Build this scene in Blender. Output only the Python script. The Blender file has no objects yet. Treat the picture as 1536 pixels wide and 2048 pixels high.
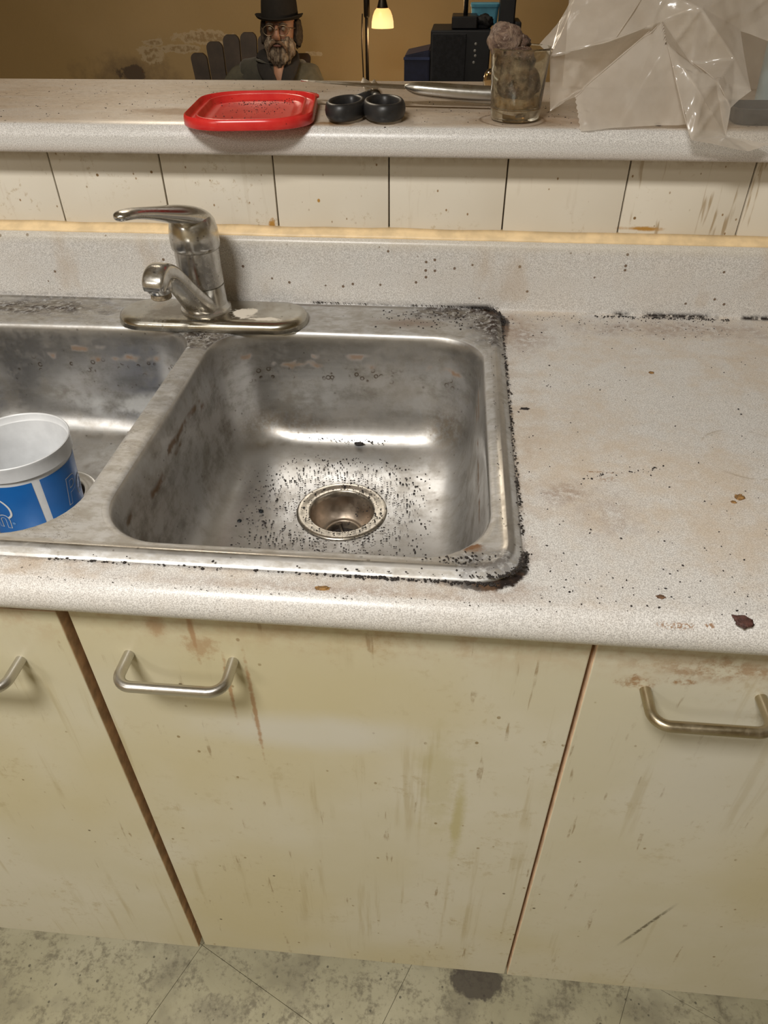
import bpy, bmesh, math, random
from mathutils import Vector, Matrix, noise as mnoise
random.seed(7)
sc = bpy.context.scene
C = sc.collection
PI = math.pi

# ------------------------------------------------------------------ camera, world, lights, exposure
cam_d = bpy.data.cameras.new('camera'); cam = bpy.data.objects.new('camera', cam_d); C.objects.link(cam)
cam.location = (0.3201, -0.3768, 1.3092)
cam.rotation_euler = (0.8941, 0.0063, 0.0895)
cam_d.sensor_fit = 'VERTICAL'; cam_d.sensor_height = 24.0; cam_d.lens = 1418.4 / 2048 * 24.0
cam_d.clip_start = 0.02; cam_d.clip_end = 50
sc.camera = cam

w = bpy.data.worlds.new('world'); sc.world = w; w.use_nodes = True
w.node_tree.nodes['Background'].inputs[0].default_value = (1.0, 0.95, 0.88, 1)
w.node_tree.nodes['Background'].inputs[1].default_value = 0.25

def area(name, loc, rot, sx, sy, power, col):
    l = bpy.data.lights.new(name, 'AREA'); l.shape = 'RECTANGLE'; l.size = sx; l.size_y = sy
    l.energy = power; l.color = col
    o = bpy.data.objects.new(name, l); C.objects.link(o); o.location = loc; o.rotation_euler = rot
    return o
area('kitchen_light', (-0.15, -0.86, 2.33), (0, 0, 0), 0.50, 0.34, 36, (1.0, 0.97, 0.92))
area('hall_fill', (-1.4, -2.1, 2.33), (0, 0, 0), 0.6, 0.6, 20, (1.0, 0.96, 0.90))  # added fill with no known fixture, set to the left to brighten that side
area('living_fill', (-0.7, 2.3, 2.33), (0, 0, 0), 0.5, 0.5, 19, (1.0, 0.86, 0.66))  # added overhead fill that lifts the ledge top and far wall

vs = sc.view_settings
vs.view_transform = 'Standard'; vs.look = 'None'; vs.gamma = 1.0; vs.use_curve_mapping = False
vs.exposure = 0.14
sc.cycles.use_denoising = True
sc.cycles.max_bounces = 8
sc.cycles.transparent_max_bounces = 16

# ------------------------------------------------------------------ node helpers
class V:
    def __init__(s, nt, sock): s.nt = nt; s.s = sock
    def _m(s, op, o=None, o2=None, clamp=False):
        n = s.nt.nodes.new('ShaderNodeMath'); n.operation = op; n.use_clamp = clamp
        s.nt.links.new(s.s, n.inputs[0])
        for i, q in ((1, o), (2, o2)):
            if q is None: continue
            if isinstance(q, V): s.nt.links.new(q.s, n.inputs[i])
            else: n.inputs[i].default_value = q
        return V(s.nt, n.outputs[0])
    def __add__(s, o): return s._m('ADD', o)
    __radd__ = __add__
    def __sub__(s, o): return s._m('SUBTRACT', o)
    def __rsub__(s, o): return (s * -1) + o
    def __mul__(s, o): return s._m('MULTIPLY', o)
    __rmul__ = __mul__
    def __truediv__(s, o): return s._m('DIVIDE', o)
    def max(s, o): return s._m('MAXIMUM', o)
    def min(s, o): return s._m('MINIMUM', o)
    def abs(s): return s._m('ABSOLUTE')
    def pow(s, o): return s._m('POWER', o)
    def sqrt(s): return s._m('SQRT')
    def clamp(s): return s._m('ADD', 0.0, clamp=True)
    def sm(s, a, b):
        n = s.nt.nodes.new('ShaderNodeMapRange'); n.interpolation_type = 'SMOOTHSTEP'
        lo, hi, t0, t1 = (a, b, 0, 1) if a < b else (b, a, 1, 0)
        n.inputs[1].default_value = lo; n.inputs[2].default_value = hi
        n.inputs[3].default_value = t0; n.inputs[4].default_value = t1
        s.nt.links.new(s.s, n.inputs[0]); return V(s.nt, n.outputs[0])

class M:
    """procedural material builder; P = object coordinates plus an offset (so that stains sit at world places)"""
    def __init__(s, name, off=(0, 0, 0)):
        s.m = bpy.data.materials.new(name); s.m.use_nodes = True; s.nt = s.m.node_tree
        s.b = s.nt.nodes['Principled BSDF']; s.out = s.nt.nodes['Material Output']
        tc = s.nt.nodes.new('ShaderNodeTexCoord')
        a = s.nt.nodes.new('ShaderNodeVectorMath'); a.operation = 'ADD'; a.inputs[1].default_value = off
        s.nt.links.new(tc.outputs['Object'], a.inputs[0]); s.P = a.outputs[0]
        x = s.nt.nodes.new('ShaderNodeSeparateXYZ'); s.nt.links.new(s.P, x.inputs[0])
        s.x, s.y, s.z = [V(s.nt, x.outputs[i]) for i in range(3)]
    def vec(s, sc_=(1, 1, 1), add=(0, 0, 0), rot=0):
        n = s.nt.nodes.new('ShaderNodeMapping'); n.inputs['Scale'].default_value = sc_; n.inputs['Location'].default_value = add
        n.inputs['Rotation'].default_value = (0, 0, rot)
        s.nt.links.new(s.P, n.inputs[0]); return n.outputs[0]
    def noise(s, scale, detail=3, rough=0.55, st=(1, 1, 1), add=(0, 0, 0), rot=0, dist=0):
        n = s.nt.nodes.new('ShaderNodeTexNoise'); n.inputs['Scale'].default_value = scale
        n.inputs['Detail'].default_value = detail; n.inputs['Roughness'].default_value = rough; n.inputs['Distortion'].default_value = dist
        s.nt.links.new(s.vec(st, add, rot), n.inputs['Vector']); return V(s.nt, n.outputs[0])
    def voro(s, scale, st=(1, 1, 1), feat='F1', add=(0, 0, 0), rnd=1):
        n = s.nt.nodes.new('ShaderNodeTexVoronoi'); n.feature = feat; n.inputs['Scale'].default_value = scale
        n.inputs['Randomness'].default_value = rnd
        s.nt.links.new(s.vec(st, add), n.inputs['Vector'])
        v = V(s.nt, n.outputs['Distance'])
        v.col = n.outputs['Color'] if 'Color' in n.outputs else None
        return v
    def specks(s, scale, size, dens, st=(1, 1, 1), add=(0, 0, 0)):
        """round specks: voronoi cells, only the share 'dens' of them, radius 'size' of a cell"""
        v = s.voro(scale, st, add=add)
        sp = s.nt.nodes.new('ShaderNodeSeparateXYZ'); s.nt.links.new(v.col, sp.inputs[0])
        r = V(s.nt, sp.outputs[0]); q = V(s.nt, sp.outputs[1])
        keep = r.sm(dens, dens * 0.9)
        return ((v - q * size * 0.6 - size * 0.4) * -1).sm(0.0, size * 0.3) * keep
    def blob(s, a, b, cx, cy, rx, ry, k=None, amt=0.5, soft=0.5):
        """soft elliptic mask around (cx, cy) in two coordinates, its edge broken by noise k"""
        dx = (a - cx) / rx; dy = (b - cy) / ry
        d = (dx * dx + dy * dy).sqrt()
        if k is not None: d = d + (k - 0.5) * (2 * amt)
        return d.sm(1.0, 1.0 - soft)
    def rgb(s, c):
        n = s.nt.nodes.new('ShaderNodeRGB'); n.outputs[0].default_value = (*c, 1); return n.outputs[0]
    def mix(s, f, a, b):
        n = s.nt.nodes.new('ShaderNodeMix'); n.data_type = 'RGBA'; n.clamp_factor = True
        if isinstance(f, V): s.nt.links.new(f.s, n.inputs[0])
        else: n.inputs[0].default_value = f
        for i, q in ((6, a), (7, b)):
            if isinstance(q, tuple): n.inputs[i].default_value = (*q, 1)
            else: s.nt.links.new(q, n.inputs[i])
        return n.outputs[2]
    def base(s, c):
        if isinstance(c, tuple): s.b.inputs['Base Color'].default_value = (*c, 1)
        else: s.nt.links.new(c, s.b.inputs['Base Color'])
        return s
    def set(s, **k):
        names = dict(rough='Roughness', metal='Metallic', spec='Specular IOR Level', trans='Transmission Weight', ior='IOR',
                     alpha='Alpha', aniso='Anisotropic', coat='Coat Weight', coat_rough='Coat Roughness', sss='Subsurface Weight', sheen='Sheen Weight', es='Emission Strength')
        for a, v in k.items():
            i = s.b.inputs[names[a]]
            if isinstance(v, V): s.nt.links.new(v.s, i)
            else: i.default_value = v
        return s
    def bump(s, h, strength=0.3, dist=0.001):
        n = s.nt.nodes.new('ShaderNodeBump'); n.inputs['Strength'].default_value = strength; n.inputs['Distance'].default_value = dist
        s.nt.links.new(h.s, n.inputs['Height']); s.nt.links.new(n.outputs[0], s.b.inputs['Normal']); return s

def plain(name, col, rough=0.5, var=0.12, nscale=30, bump=0.0, metal=0.0, **k):
    m = M(name); n = m.noise(nscale, 4)
    m.base(m.mix(n.sm(0.3, 0.7), tuple(c * (1 - var) for c in col), tuple(min(1, c * (1 + var)) for c in col)))
    m.set(rough=rough, metal=metal, **k)
    if bump: m.bump(m.noise(nscale * 6, 4), bump, 0.002)
    return m.m

# ------------------------------------------------------------------ mesh helpers
def link(name, bm, mat, parent=None, loc=(0, 0, 0), smooth=True, recalc=True, angle=None):
    """link a bmesh written in world coordinates; loc becomes the object's origin (or the parent's)"""
    if recalc: bmesh.ops.recalc_face_normals(bm, faces=bm.faces)
    org = Vector(parent_loc(parent)) if parent else Vector(loc)
    bmesh.ops.translate(bm, verts=bm.verts, vec=-org)
    me = bpy.data.meshes.new(name); bm.to_mesh(me); bm.free()
    if mat: me.materials.append(mat)
    if smooth:
        me.polygons.foreach_set('use_smooth', [True] * len(me.polygons))
        if angle is not None: me.set_sharp_from_angle(angle=math.radians(angle))
    o = bpy.data.objects.new(name, me); C.objects.link(o)
    if parent: o.parent = parent
    else: o.location = loc
    return o
def parent_loc(p):
    v = Vector((0, 0, 0))
    while p: v += p.location; p = p.parent
    return v
def tag(o, label=None, cat=None, group=None, kind=None):
    if label: o['label'] = label
    if cat: o['category'] = cat
    if group: o['group'] = group
    if kind: o['kind'] = kind
    return o
def thing(name, label, cat, loc=(0, 0, 0), group=None):
    o = bpy.data.objects.new(name, None); o.empty_display_size = 0.05; C.objects.link(o); o.location = loc
    return tag(o, label, cat, group)
def box(bm, x0, x1, y0, y1, z0, z1, bev=0.0, seg=2):
    r = bmesh.ops.create_cube(bm, size=1.0); vs_ = r['verts']
    bmesh.ops.scale(bm, verts=vs_, vec=(x1 - x0, y1 - y0, z1 - z0))
    bmesh.ops.translate(bm, verts=vs_, vec=((x0 + x1) / 2, (y0 + y1) / 2, (z0 + z1) / 2))
    if bev:
        es = list({e for v in vs_ for e in v.link_edges})
        bmesh.ops.bevel(bm, geom=es, offset=bev, segments=seg, affect='EDGES', profile=0.5)
    return bm
def mbox(*a, **k): return box(bmesh.new(), *a, **k)
def skin_rings(bm, rings, close=True, cap0=False, cap1=False):
    vr = [[bm.verts.new(p) for p in r] for r in rings]
    n = len(vr[0])
    for a, b in zip(vr, vr[1:]):
        for i in range(n if close else n - 1):
            j = (i + 1) % n
            try: bm.faces.new((a[i], a[j], b[j], b[i]))
            except ValueError: pass
    if cap0: bm.faces.new(vr[0][::-1])
    if cap1: bm.faces.new(vr[-1])
    return vr
def lathe(bm, prof, c=(0, 0), n=48, cap0=False, cap1=False):
    return skin_rings(bm, [[(c[0] + r * math.cos(2 * PI * i / n), c[1] + r * math.sin(2 * PI * i / n), z) for i in range(n)] for r, z in prof], cap0=cap0, cap1=cap1)
def loft(bm, pts, ws, hs, up=(0, 0, 1), n=20, p=2.0, caps=True):
    """sweep a superellipse of half-width ws and half-height hs along pts"""
    P = [Vector(q) for q in pts]; rings = []
    for i, q in enumerate(P):
        t = (P[min(i + 1, len(P) - 1)] - P[max(i - 1, 0)]).normalized()
        s = t.cross(Vector(up)); s = s.normalized() if s.length > 1e-4 else Vector((1, 0, 0))
        u = s.cross(t).normalized(); ring = []
        for k in range(n):
            a = 2 * PI * k / n; ca, sa = math.cos(a), math.sin(a)
            ring.append(q + s * (ws[i] * math.copysign(abs(ca) ** (2 / p), ca)) + u * (hs[i] * math.copysign(abs(sa) ** (2 / p), sa)))
        rings.append(ring)
    return skin_rings(bm, rings, cap0=caps, cap1=caps)
def smooth_path(pts, n=6):
    """Catmull-Rom through tuples of any length"""
    out = []; L = len(pts)
    for i in range(L - 1):
        a, b, c_, d = pts[max(i - 1, 0)], pts[i], pts[i + 1], pts[min(i + 2, L - 1)]
        for k in range(n):
            t = k / n
            out.append(tuple(0.5 * (2 * q1 + (q2 - q0) * t + (2 * q0 - 5 * q1 + 4 * q2 - q3) * t * t + (3 * q1 - q0 - 3 * q2 + q3) * t ** 3) for q0, q1, q2, q3 in zip(a, b, c_, d)))
    out.append(tuple(pts[-1])); return out
def rrect(x0, x1, y0, y1, r, nc=10, ns=8):
    """rounded rectangle, anticlockwise, fixed number of points"""
    r = max(r, 1e-4); o = []
    cs = [((x1 - r, y0 + r), -PI / 2), ((x1 - r, y1 - r), 0), ((x0 + r, y1 - r), PI / 2), ((x0 + r, y0 + r), PI)]
    for k, ((cx, cy), a0) in enumerate(cs):
        for i in range(nc + 1):
            a = a0 + PI / 2 * i / nc; o.append((cx + r * math.cos(a), cy + r * math.sin(a)))
        (nx, ny), a1 = cs[(k + 1) % 4]
        e = (nx + r * math.cos(a1), ny + r * math.sin(a1)); s_ = o[-1]
        for i in range(1, ns): o.append((s_[0] + (e[0] - s_[0]) * i / ns, s_[1] + (e[1] - s_[1]) * i / ns))
    return o
def fill_holes(bm, loops, z):
    """planar face set between closed loops (first is the outside)"""
    es = []
    for lp in loops:
        vs_ = [bm.verts.new((x, y, z)) for x, y in lp]
        es += [bm.edges.new((vs_[i], vs_[(i + 1) % len(vs_)])) for i in range(len(vs_))]
    bmesh.ops.triangle_fill(bm, use_beauty=True, use_dissolve=False, edges=es, normal=(0, 0, 1))
def jitter(bm, amp, freq, seed=0, along=None):
    for v in bm.verts:
        q = v.co * freq + Vector((seed, seed * 1.7, -seed))
        d = mnoise.noise_vector(q)
        v.co += d * amp

# ------------------------------------------------------------------ materials for the setting
def laminate(name, top_stain, kind):
    m = M(name)
    grain = m.noise(980, 2, 0.6); g2 = m.noise(480, 2, 0.5, add=(3, 1, 2))
    sp = (grain * 0.85 + g2 * 0.15)
    c = m.mix(sp.sm(0.40, 0.60), (0.47, 0.45, 0.425), (0.73, 0.71, 0.68))
    c = m.mix(m.noise(1000, 1, 0.5, add=(9, 2, 7)).sm(0.66, 0.72) * 0.7, c, (0.12, 0.10, 0.09))
    big = m.noise(7, 4, 0.6, add=(1, 4, 0)); mid = m.noise(34, 5, 0.65, add=(5, 1, 0)); fine = m.noise(140, 4, 0.7)
    if kind == 'counter':
        flat = m.z.sm(0.9085, 0.9099) * m.z.sm(0.914, 0.911)
        tan = (big * 0.6 + mid * 0.4).sm(0.40, 0.66) * top_stain * (flat * 0.75 + 0.25)
        c = m.mix(tan * 0.55, c, (0.52, 0.40, 0.27))
        # brown rings and smears beside the sink
        st = m.blob(m.x, m.y, 0.42, 0.50, 0.05, 0.08, mid, 0.7, 0.9) * 0.6
        st = st.max(m.blob(m.x, m.y, 0.62, 0.53, 0.20, 0.035, mid, 0.9, 0.9) * 0.55)
        st = st.max(m.blob(m.x, m.y, 0.44, 0.16, 0.04, 0.03, mid, 0.8, 0.9) * 0.5)
        st = st.max(m.blob(m.x, m.y, 0.47, 0.13, 0.05, 0.05, mid, 0.9, 0.9) * 0.3)
        st = st.max(m.blob(m.x, m.y, 0.25, 0.012, 0.22, 0.018, mid, 0.8, 0.9) * 0.45)
        c = m.mix(st * fine.sm(0.3, 0.6) * flat, c, (0.23, 0.13, 0.07))
        # rust coloured dribbles near the front edge on the right
        dr = m.blob(m.x, m.y, 0.505, 0.006, 0.022, 0.0025, fine, 0.6, 0.6).max(m.blob(m.x, m.y, 0.53, 0.007, 0.005, 0.002, fine, 0.4, 0.5))
        dr = dr.max(m.blob(m.x, m.y, 0.48, 0.185, 0.016, 0.006, fine, 0.9, 0.9) * 0.6).max(m.blob(m.x, m.y, 0.476, 0.196, 0.03, 0.002, fine, 0.9, 0.7) * 0.9)
        c = m.mix(dr * m.noise(420, 3, 0.6).sm(0.46, 0.56) * 0.85, c, (0.26, 0.13, 0.05))
        ring = ((m.x - 0.625) * (m.x - 0.625) + (m.y - 0.24) * (m.y - 0.24)).sqrt()
        c = m.mix(((ring - 0.044).abs()).sm(0.0022, 0.0) * mid.sm(0.42, 0.6) * 0.5 * flat, c, (0.30, 0.24, 0.17))
        # black mould around the sink rim (distance to its rounded outline)
        qx = ((m.x - 0.0085).abs() - (0.3855 - 0.04)).max(0.0); qy = ((m.y - 0.302).abs() - (0.268 - 0.04)).max(0.0)
        d = (qx * qx + qy * qy).sqrt() - 0.04
        corner = m.blob(m.x, m.y, 0.385, 0.55, 0.09, 0.10, None, 0, 1).max(m.blob(m.x, m.y, 0.375, 0.04, 0.07, 0.05, None, 0, 1) * 0.85) + 0.32
        mo = ((d - corner * 0.010) * -1 + (fine - 0.5) * 0.012).sm(-0.0015, 0.0025) * corner.clamp()
        c = m.mix(mo * m.z.sm(0.922, 0.914), c, (0.018, 0.013, 0.012))
        halo = d.sm(0.05, 0.0) * mid.sm(0.42, 0.62) * corner * 0.55
        c = m.mix(halo * flat, c, (0.24, 0.14, 0.08))
        # mould line in the corner below the upstand
        ln = (m.y - 0.5705).abs().sm(0.006, 0.0) * m.noise(22, 3, st=(1, 0.2, 0.2)).sm(0.46, 0.56) * fine.sm(0.36, 0.52)
        rt = m.x.sm(0.50, 0.56).max(m.x.sm(0.10, 0.16) * m.x.sm(0.38, 0.36) * 0.8)
        c = m.mix(ln * rt * m.z.sm(0.918, 0.912), c, (0.02, 0.015, 0.014))
        pep = m.specks(230, 0.32, 0.30) * (m.y.sm(0.10, 0.02) * 0.5 + m.y.sm(0.43, 0.56) * m.x.sm(0.40, 0.44) * 1.2 + 0.12) * mid.sm(0.4, 0.6)
        c = m.mix(pep * flat, c, (0.03, 0.022, 0.02))
        # upstand: a few drips and brown spots
        up = m.z.sm(0.918, 0.93)
        c = m.mix(m.specks(80, 0.20, 0.22, add=(2, 0, 1)) * up, c, (0.16, 0.11, 0.075))
        c = m.mix(up * m.noise(16, 4, st=(1, 1, 0.5), add=(8, 0, 0)).sm(0.53, 0.72) * 0.35, c, (0.44, 0.32, 0.2))
        c = m.mix(up * m.z.sm(0.985, 1.0) * 0.35, c, (0.62, 0.55, 0.42))
    else:
        top = m.z.sm(1.1375, 1.1392)
        grime = (big * 0.55 + m.noise(26, 5, 0.7, st=(0.35, 1, 1), add=(2, 2, 0)) * 0.45)
        c = m.mix(top * (grime.sm(0.28, 0.62) * 0.45 + 0.40), c, (0.48, 0.365, 0.25))
        st = m.blob(m.x, m.y, -0.04, 0.64, 0.08, 0.03, mid, 0.7, 0.6) * 0.9
        st = st.max(m.blob(m.x, m.y, 0.175, 0.572, 0.032, 0.016, mid, 0.7, 0.5))
        st = st.max(m.blob(m.x, m.y, 0.40, 0.62, 0.09, 0.06, mid, 0.9, 0.8) * 0.5).max(m.blob(m.x, m.y, 0.05, 0.80, 0.09, 0.03, mid, 0.9, 0.5) * 0.6)
        st = st.max(m.blob(m.x, m.y, 0.455, 0.60, 0.06, 0.05, mid, 0.9, 0.8) * 0.6)
        c = m.mix(top * st * fine.sm(0.15, 0.45), c, (0.24, 0.13, 0.05))
        sc_ = m.noise(30, 5, 0.75, st=(0.22, 1.6, 1), add=(7, 0, 0))
        c = m.mix(top * (sc_ - 0.5).abs().sm(0.012, 0.0) * big.sm(0.4, 0.6) * 0.75, c, (0.14, 0.085, 0.045))
        # brown line worn along the ledge, from the red lid to the glass
        seam = (m.y - 0.716 + m.x * 0.10).abs().sm(0.008, 0.003) * m.x.sm(0.10, 0.13) * m.x.sm(0.40, 0.36) * fine.sm(0.2, 0.4)
        c = m.mix(top * seam, c, (0.07, 0.038, 0.015))
        ring = ((m.x - 0.388) * (m.x - 0.388) + (m.y - 0.607) * (m.y - 0.607)).sqrt()
        c = m.mix(top * (ring - 0.039).abs().sm(0.0035, 0.0) * 0.7, c, (0.17, 0.10, 0.05))
        c = m.mix(m.specks(120, 0.25, 0.28, add=(1, 5, 2)) * top, c, (0.06, 0.035, 0.02))
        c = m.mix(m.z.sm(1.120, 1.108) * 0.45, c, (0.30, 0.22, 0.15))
        c = m.mix(m.specks(60, 0.10, 0.2, add=(4, 5, 2)), c, (0.03, 0.02, 0.012))
    m.base(c); m.set(rough=0.24 + 0.18 * fine, spec=0.5); m.bump(grain * 0.6 + fine * 0.4, 0.15, 0.0006)
    return m.m

def steel(name, dirty=0.5, rough=0.3, off=(0, 0, 0), col=(0.58, 0.575, 0.565)):
    m = M(name, off)
    big = m.noise(9, 4, 0.6); mid = m.noise(40, 5, 0.65); fine = m.noise(160, 4, 0.7)
    br = m.noise(90, 3, 0.5, st=(0.12, 2.2, 2.2))
    c = m.mix(big.sm(0.3, 0.7), tuple(q * 0.88 for q in col), col)
    g = (mid * 0.6 + big * 0.4).sm(0.42, 0.66) * dirty
    c = m.mix(g, c, (0.24, 0.19, 0.125))
    c = m.mix(m.specks(150, 0.3, 0.12) * dirty, c, (0.07, 0.05, 0.035))
    m.base(c); m.set(metal=1 - g * 0.55, rough=rough + fine * 0.14 + g * 0.25, aniso=0.4)
    m.bump(br, 0.10, 0.0006)
    return m, dict(big=big, mid=mid, fine=fine, c=c, g=g)

def sink_mat():
    m, k = steel('stained_stainless_steel', 0.45, 0.30)
    c = k['c']; x, y, z, mid, fine = m.x, m.y, m.z, k['mid'], k['fine']
    inside = z.sm(0.905, 0.895)
    # water line on the walls, spots below the tidemark
    wl = (z - 0.868 + (mid - 0.5) * 0.02).abs().sm(0.007, 0.0)
    rust = inside * wl * m.noise(24, 3).sm(0.50, 0.62)
    rust = rust.max((z - 0.880 + (mid - 0.5) * 0.012).abs().sm(0.006, 0.001) * m.noise(18, 3, add=(4, 0, 0)).sm(0.52, 0.6) * 0.9)
    c = m.mix(rust * 0.85, c, (0.20, 0.10, 0.035))
    sp = m.voro(110, add=(0, 3, 0)); rg = (sp - 0.30).abs().sm(0.12, 0.02) * m.noise(40, 2).sm(0.5, 0.58)
    c = m.mix(inside * (z - 0.855).abs().sm(0.014, 0.004) * rg * y.sm(0.44, 0.465) * 0.9, c, (0.09, 0.055, 0.03))
    patch = inside * z.sm(0.765, 0.79) * (m.noise(24, 5, 0.7, st=(0.55, 0.55, 1.7), add=(3, 3, 3)) * 0.6 + mid * 0.4).sm(0.45, 0.62)
    c = m.mix(patch * 0.45, c, (0.17, 0.15, 0.115))
    brown = m.blob(x, z, 0.10, 0.785, 0.09, 0.03, mid, 0.9, 0.8) + m.blob(x, z, 0.33, 0.79, 0.05, 0.05, mid, 0.9, 0.8)
    c = m.mix(inside * brown * y.sm(0.40, 0.45) * fine.sm(0.35, 0.6) * 0.45, c, (0.20, 0.13, 0.05))
    # white scale at the foot of the left bowl's back wall
    wh = (m.blob(x, z, -0.08, 0.80, 0.14, 0.022, mid, 0.7, 0.7)) * y.sm(0.38, 0.42) * x.sm(0.0, -0.01)
    c = m.mix(inside * wh * 0.7, c, (0.62, 0.62, 0.60))
    # deck: dark grime in the far right corner, by the tap and on the near right corner
    deck = z.sm(0.911, 0.9125)
    dk = m.blob(x, y, 0.385, 0.525, 0.05, 0.10, mid, 1.0, 0.7).max(m.blob(x, y, 0.33, 0.55, 0.09, 0.03, mid, 1.1, 0.8))
    dk = dk.max(m.blob(x, y, 0.012, 0.450, 0.06, 0.040, mid, 0.8, 0.5)).max(m.blob(x, y, -0.24, 0.53, 0.15, 0.045, mid, 1.1, 0.8))
    dk = dk.max(m.blob(x, y, 0.36, 0.055, 0.04, 0.022, mid, 1.3, 0.5) * 0.6)
    qx = ((x - 0.0085).abs() - 0.3455).max(0.0); qy = ((y - 0.302).abs() - 0.228).max(0.0)
    sd = (qx * qx + qy * qy).sqrt() - 0.04
    dk = dk.max((sd + 0.016 + (mid - 0.5) * 0.03).sm(0.0, 0.006) * m.blob(x, y, 0.385, 0.56, 0.07, 0.10, None, 0, 0.6))
    c = m.mix(deck * dk * fine.sm(0.30, 0.56), c, (0.045, 0.03, 0.022))
    br = m.blob(x, y, 0.352, 0.072, 0.012, 0.008, fine, 0.8, 0.6).max(m.blob(x, y, 0.27, 0.515, 0.06, 0.02, mid, 1.0, 0.8) * 0.5)
    c = m.mix(deck * br, c, (0.20, 0.09, 0.035))
    film = deck * (m.noise(60, 5, 0.7, st=(0.5, 1.4, 1), add=(3, 9, 1))).sm(0.45, 0.62) * x.sm(0.10, -0.05) 
    c = m.mix(film * 0.5, c, (0.46, 0.43, 0.37))
    cr = (m.noise(45, 5, 0.7, st=(0.6, 1.6, 1), add=(2, 1, 0)) - 0.5).abs().sm(0.012, 0.0) * m.noise(22, 3, add=(9, 1, 0)).sm(0.46, 0.56)
    c = m.mix(deck * cr * x.sm(0.04, -0.01) * 0.8, c, (0.10, 0.075, 0.05))
    scum = deck * z.sm(0.9155, 0.9148) * m.noise(75, 5, 0.75, st=(0.6, 1.3, 1), add=(6, 1, 1))
    c = m.mix(scum.sm(0.40, 0.62) * 0.55, c, (0.30, 0.27, 0.22))
    m.base(c)
    allg = ((deck * dk * 0.9).max(rust).max(k['g'] * 0.6).max(inside * wh * 0.5).max(film * 0.4)).clamp()
    # scoured, oxidised flat rim: much duller than the bowls
    m.set(metal=(1 - allg * 0.75) * (1 - deck * 0.5 * z.sm(0.9155, 0.914)), rough=0.31 + fine * 0.10 + allg * 0.35 + deck * 0.20 * z.sm(0.9155, 0.914))
    return m.m

def door_mat(name, off, kind):
    m = M(name, off); x, y, z = m.x, m.y, m.z
    big = m.noise(4.5, 4, 0.55, add=(off[0], 1, 2)); mid = m.noise(28, 5, 0.65); fine = m.noise(130, 4, 0.7)
    c = m.mix(big.sm(0.35, 0.65), (0.56, 0.52, 0.385), (0.60, 0.565, 0.455))
    yel = m.noise(3.2, 3, 0.5, st=(1, 1, 0.8), add=(7, 3, 1)).sm(0.45, 0.66)
    c = m.mix(yel * 0.6, c, (0.52, 0.45, 0.25))
    # streaks that ran down
    stv = m.noise(60, 4, 0.6, st=(1, 1, 0.055), add=(1, 0, 3)); stm = m.noise(5, 3, add=(5, 5, 1))
    c = m.mix(stv.sm(0.56, 0.70) * stm.sm(0.38, 0.58) * 0.5, c, (0.40, 0.33, 0.18))
    c = m.mix((m.noise(95, 3, 0.6, st=(1, 1, 0.10), add=(4, 0, 6))).sm(0.64, 0.70) * mid.sm(0.45, 0.6) * 0.7, c, (0.27, 0.19, 0.10))
    # spatters
    c = m.mix(m.specks(60, 0.19, 0.30, st=(1, 1, 0.8)) * mid.sm(0.40, 0.55) * 0.9, c, (0.26, 0.19, 0.09))
    c = m.mix(m.specks(24, 0.075, 0.35, add=(3, 3, 3)) * 0.9, c, (0.10, 0.07, 0.035))
    grm = (mid * 0.5 + fine * 0.5).sm(0.53, 0.66) * big.sm(0.42, 0.6)
    c = m.mix(grm * 0.5, c, (0.38, 0.30, 0.15))
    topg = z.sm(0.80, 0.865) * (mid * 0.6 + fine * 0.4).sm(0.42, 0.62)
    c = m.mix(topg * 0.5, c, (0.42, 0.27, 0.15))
    if kind == 'middle':
        cl = m.blob(x, z, 0.198, 0.700, 0.165, 0.044, m.noise(16, 3), 0.25, 0.75)
        c = m.mix(cl * 0.6, c, (0.61, 0.60, 0.56))
        dr = m.blob(x, z, 0.262 - 0.15, 0.84, 0.004, 0.05, fine, 0.7, 0.7).max(m.blob(x, z, 0.135, 0.76, 0.003, 0.06, fine, 0.8, 0.7)).max(m.blob(x, z, 0.155, 0.73, 0.003, 0.10, fine, 0.8, 0.7)).max(m.blob(x, z, 0.08, 0.845, 0.012, 0.02, fine, 0.9, 0.7) * 0.8)
        dr = dr.max(m.blob(x, z, 0.115, 0.82, 0.02, 0.02, fine, 1.0, 0.7) * 0.7)
        c = m.mix(dr * 0.75, c, (0.33, 0.17, 0.07))
        gs = m.blob(x, z, 0.36, 0.56, 0.010, 0.14, mid, 1.0, 0.8).max(m.blob(x, z, 0.34, 0.62, 0.03, 0.12, mid, 1.2, 0.8) * 0.5)
        c = m.mix(gs * 0.7, c, (0.42, 0.37, 0.16))
    if kind == 'right':
        cl = m.blob(x, z, 0.60, 0.70, 0.16, 0.17, m.noise(8, 3), 0.35, 0.9)
        c = m.mix(cl * 0.55, c, (0.56, 0.54, 0.475))
        dr = m.blob(x, z, 0.56, 0.835, 0.10, 0.022, mid, 0.9, 0.8) * 0.75
        dr = dr.max(m.blob(x, z, 0.50, 0.812, 0.022, 0.010, fine, 1.0, 0.6)).max(m.blob(x, z, 0.535, 0.815, 0.016, 0.006, fine, 1.0, 0.6))
        c = m.mix(dr * m.noise(90, 5, 0.75, add=(1, 1, 1)).sm(0.38, 0.60) * 0.9, c, (0.30, 0.16, 0.065))
        sx = (x - 0.612 + (z - 0.33) * -0.32).abs()
        c = m.mix(sx.sm(0.0035, 0.001) * (z - 0.33).abs().sm(0.08, 0.02) * fine.sm(0.35, 0.5) * 0.9, c, (0.12, 0.10, 0.06))
    m.base(c); m.set(rough=0.36 + fine * 0.15, spec=0.4); m.bump(fine * 0.5 + mid, 0.10, 0.0012)
    return m.m

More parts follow.
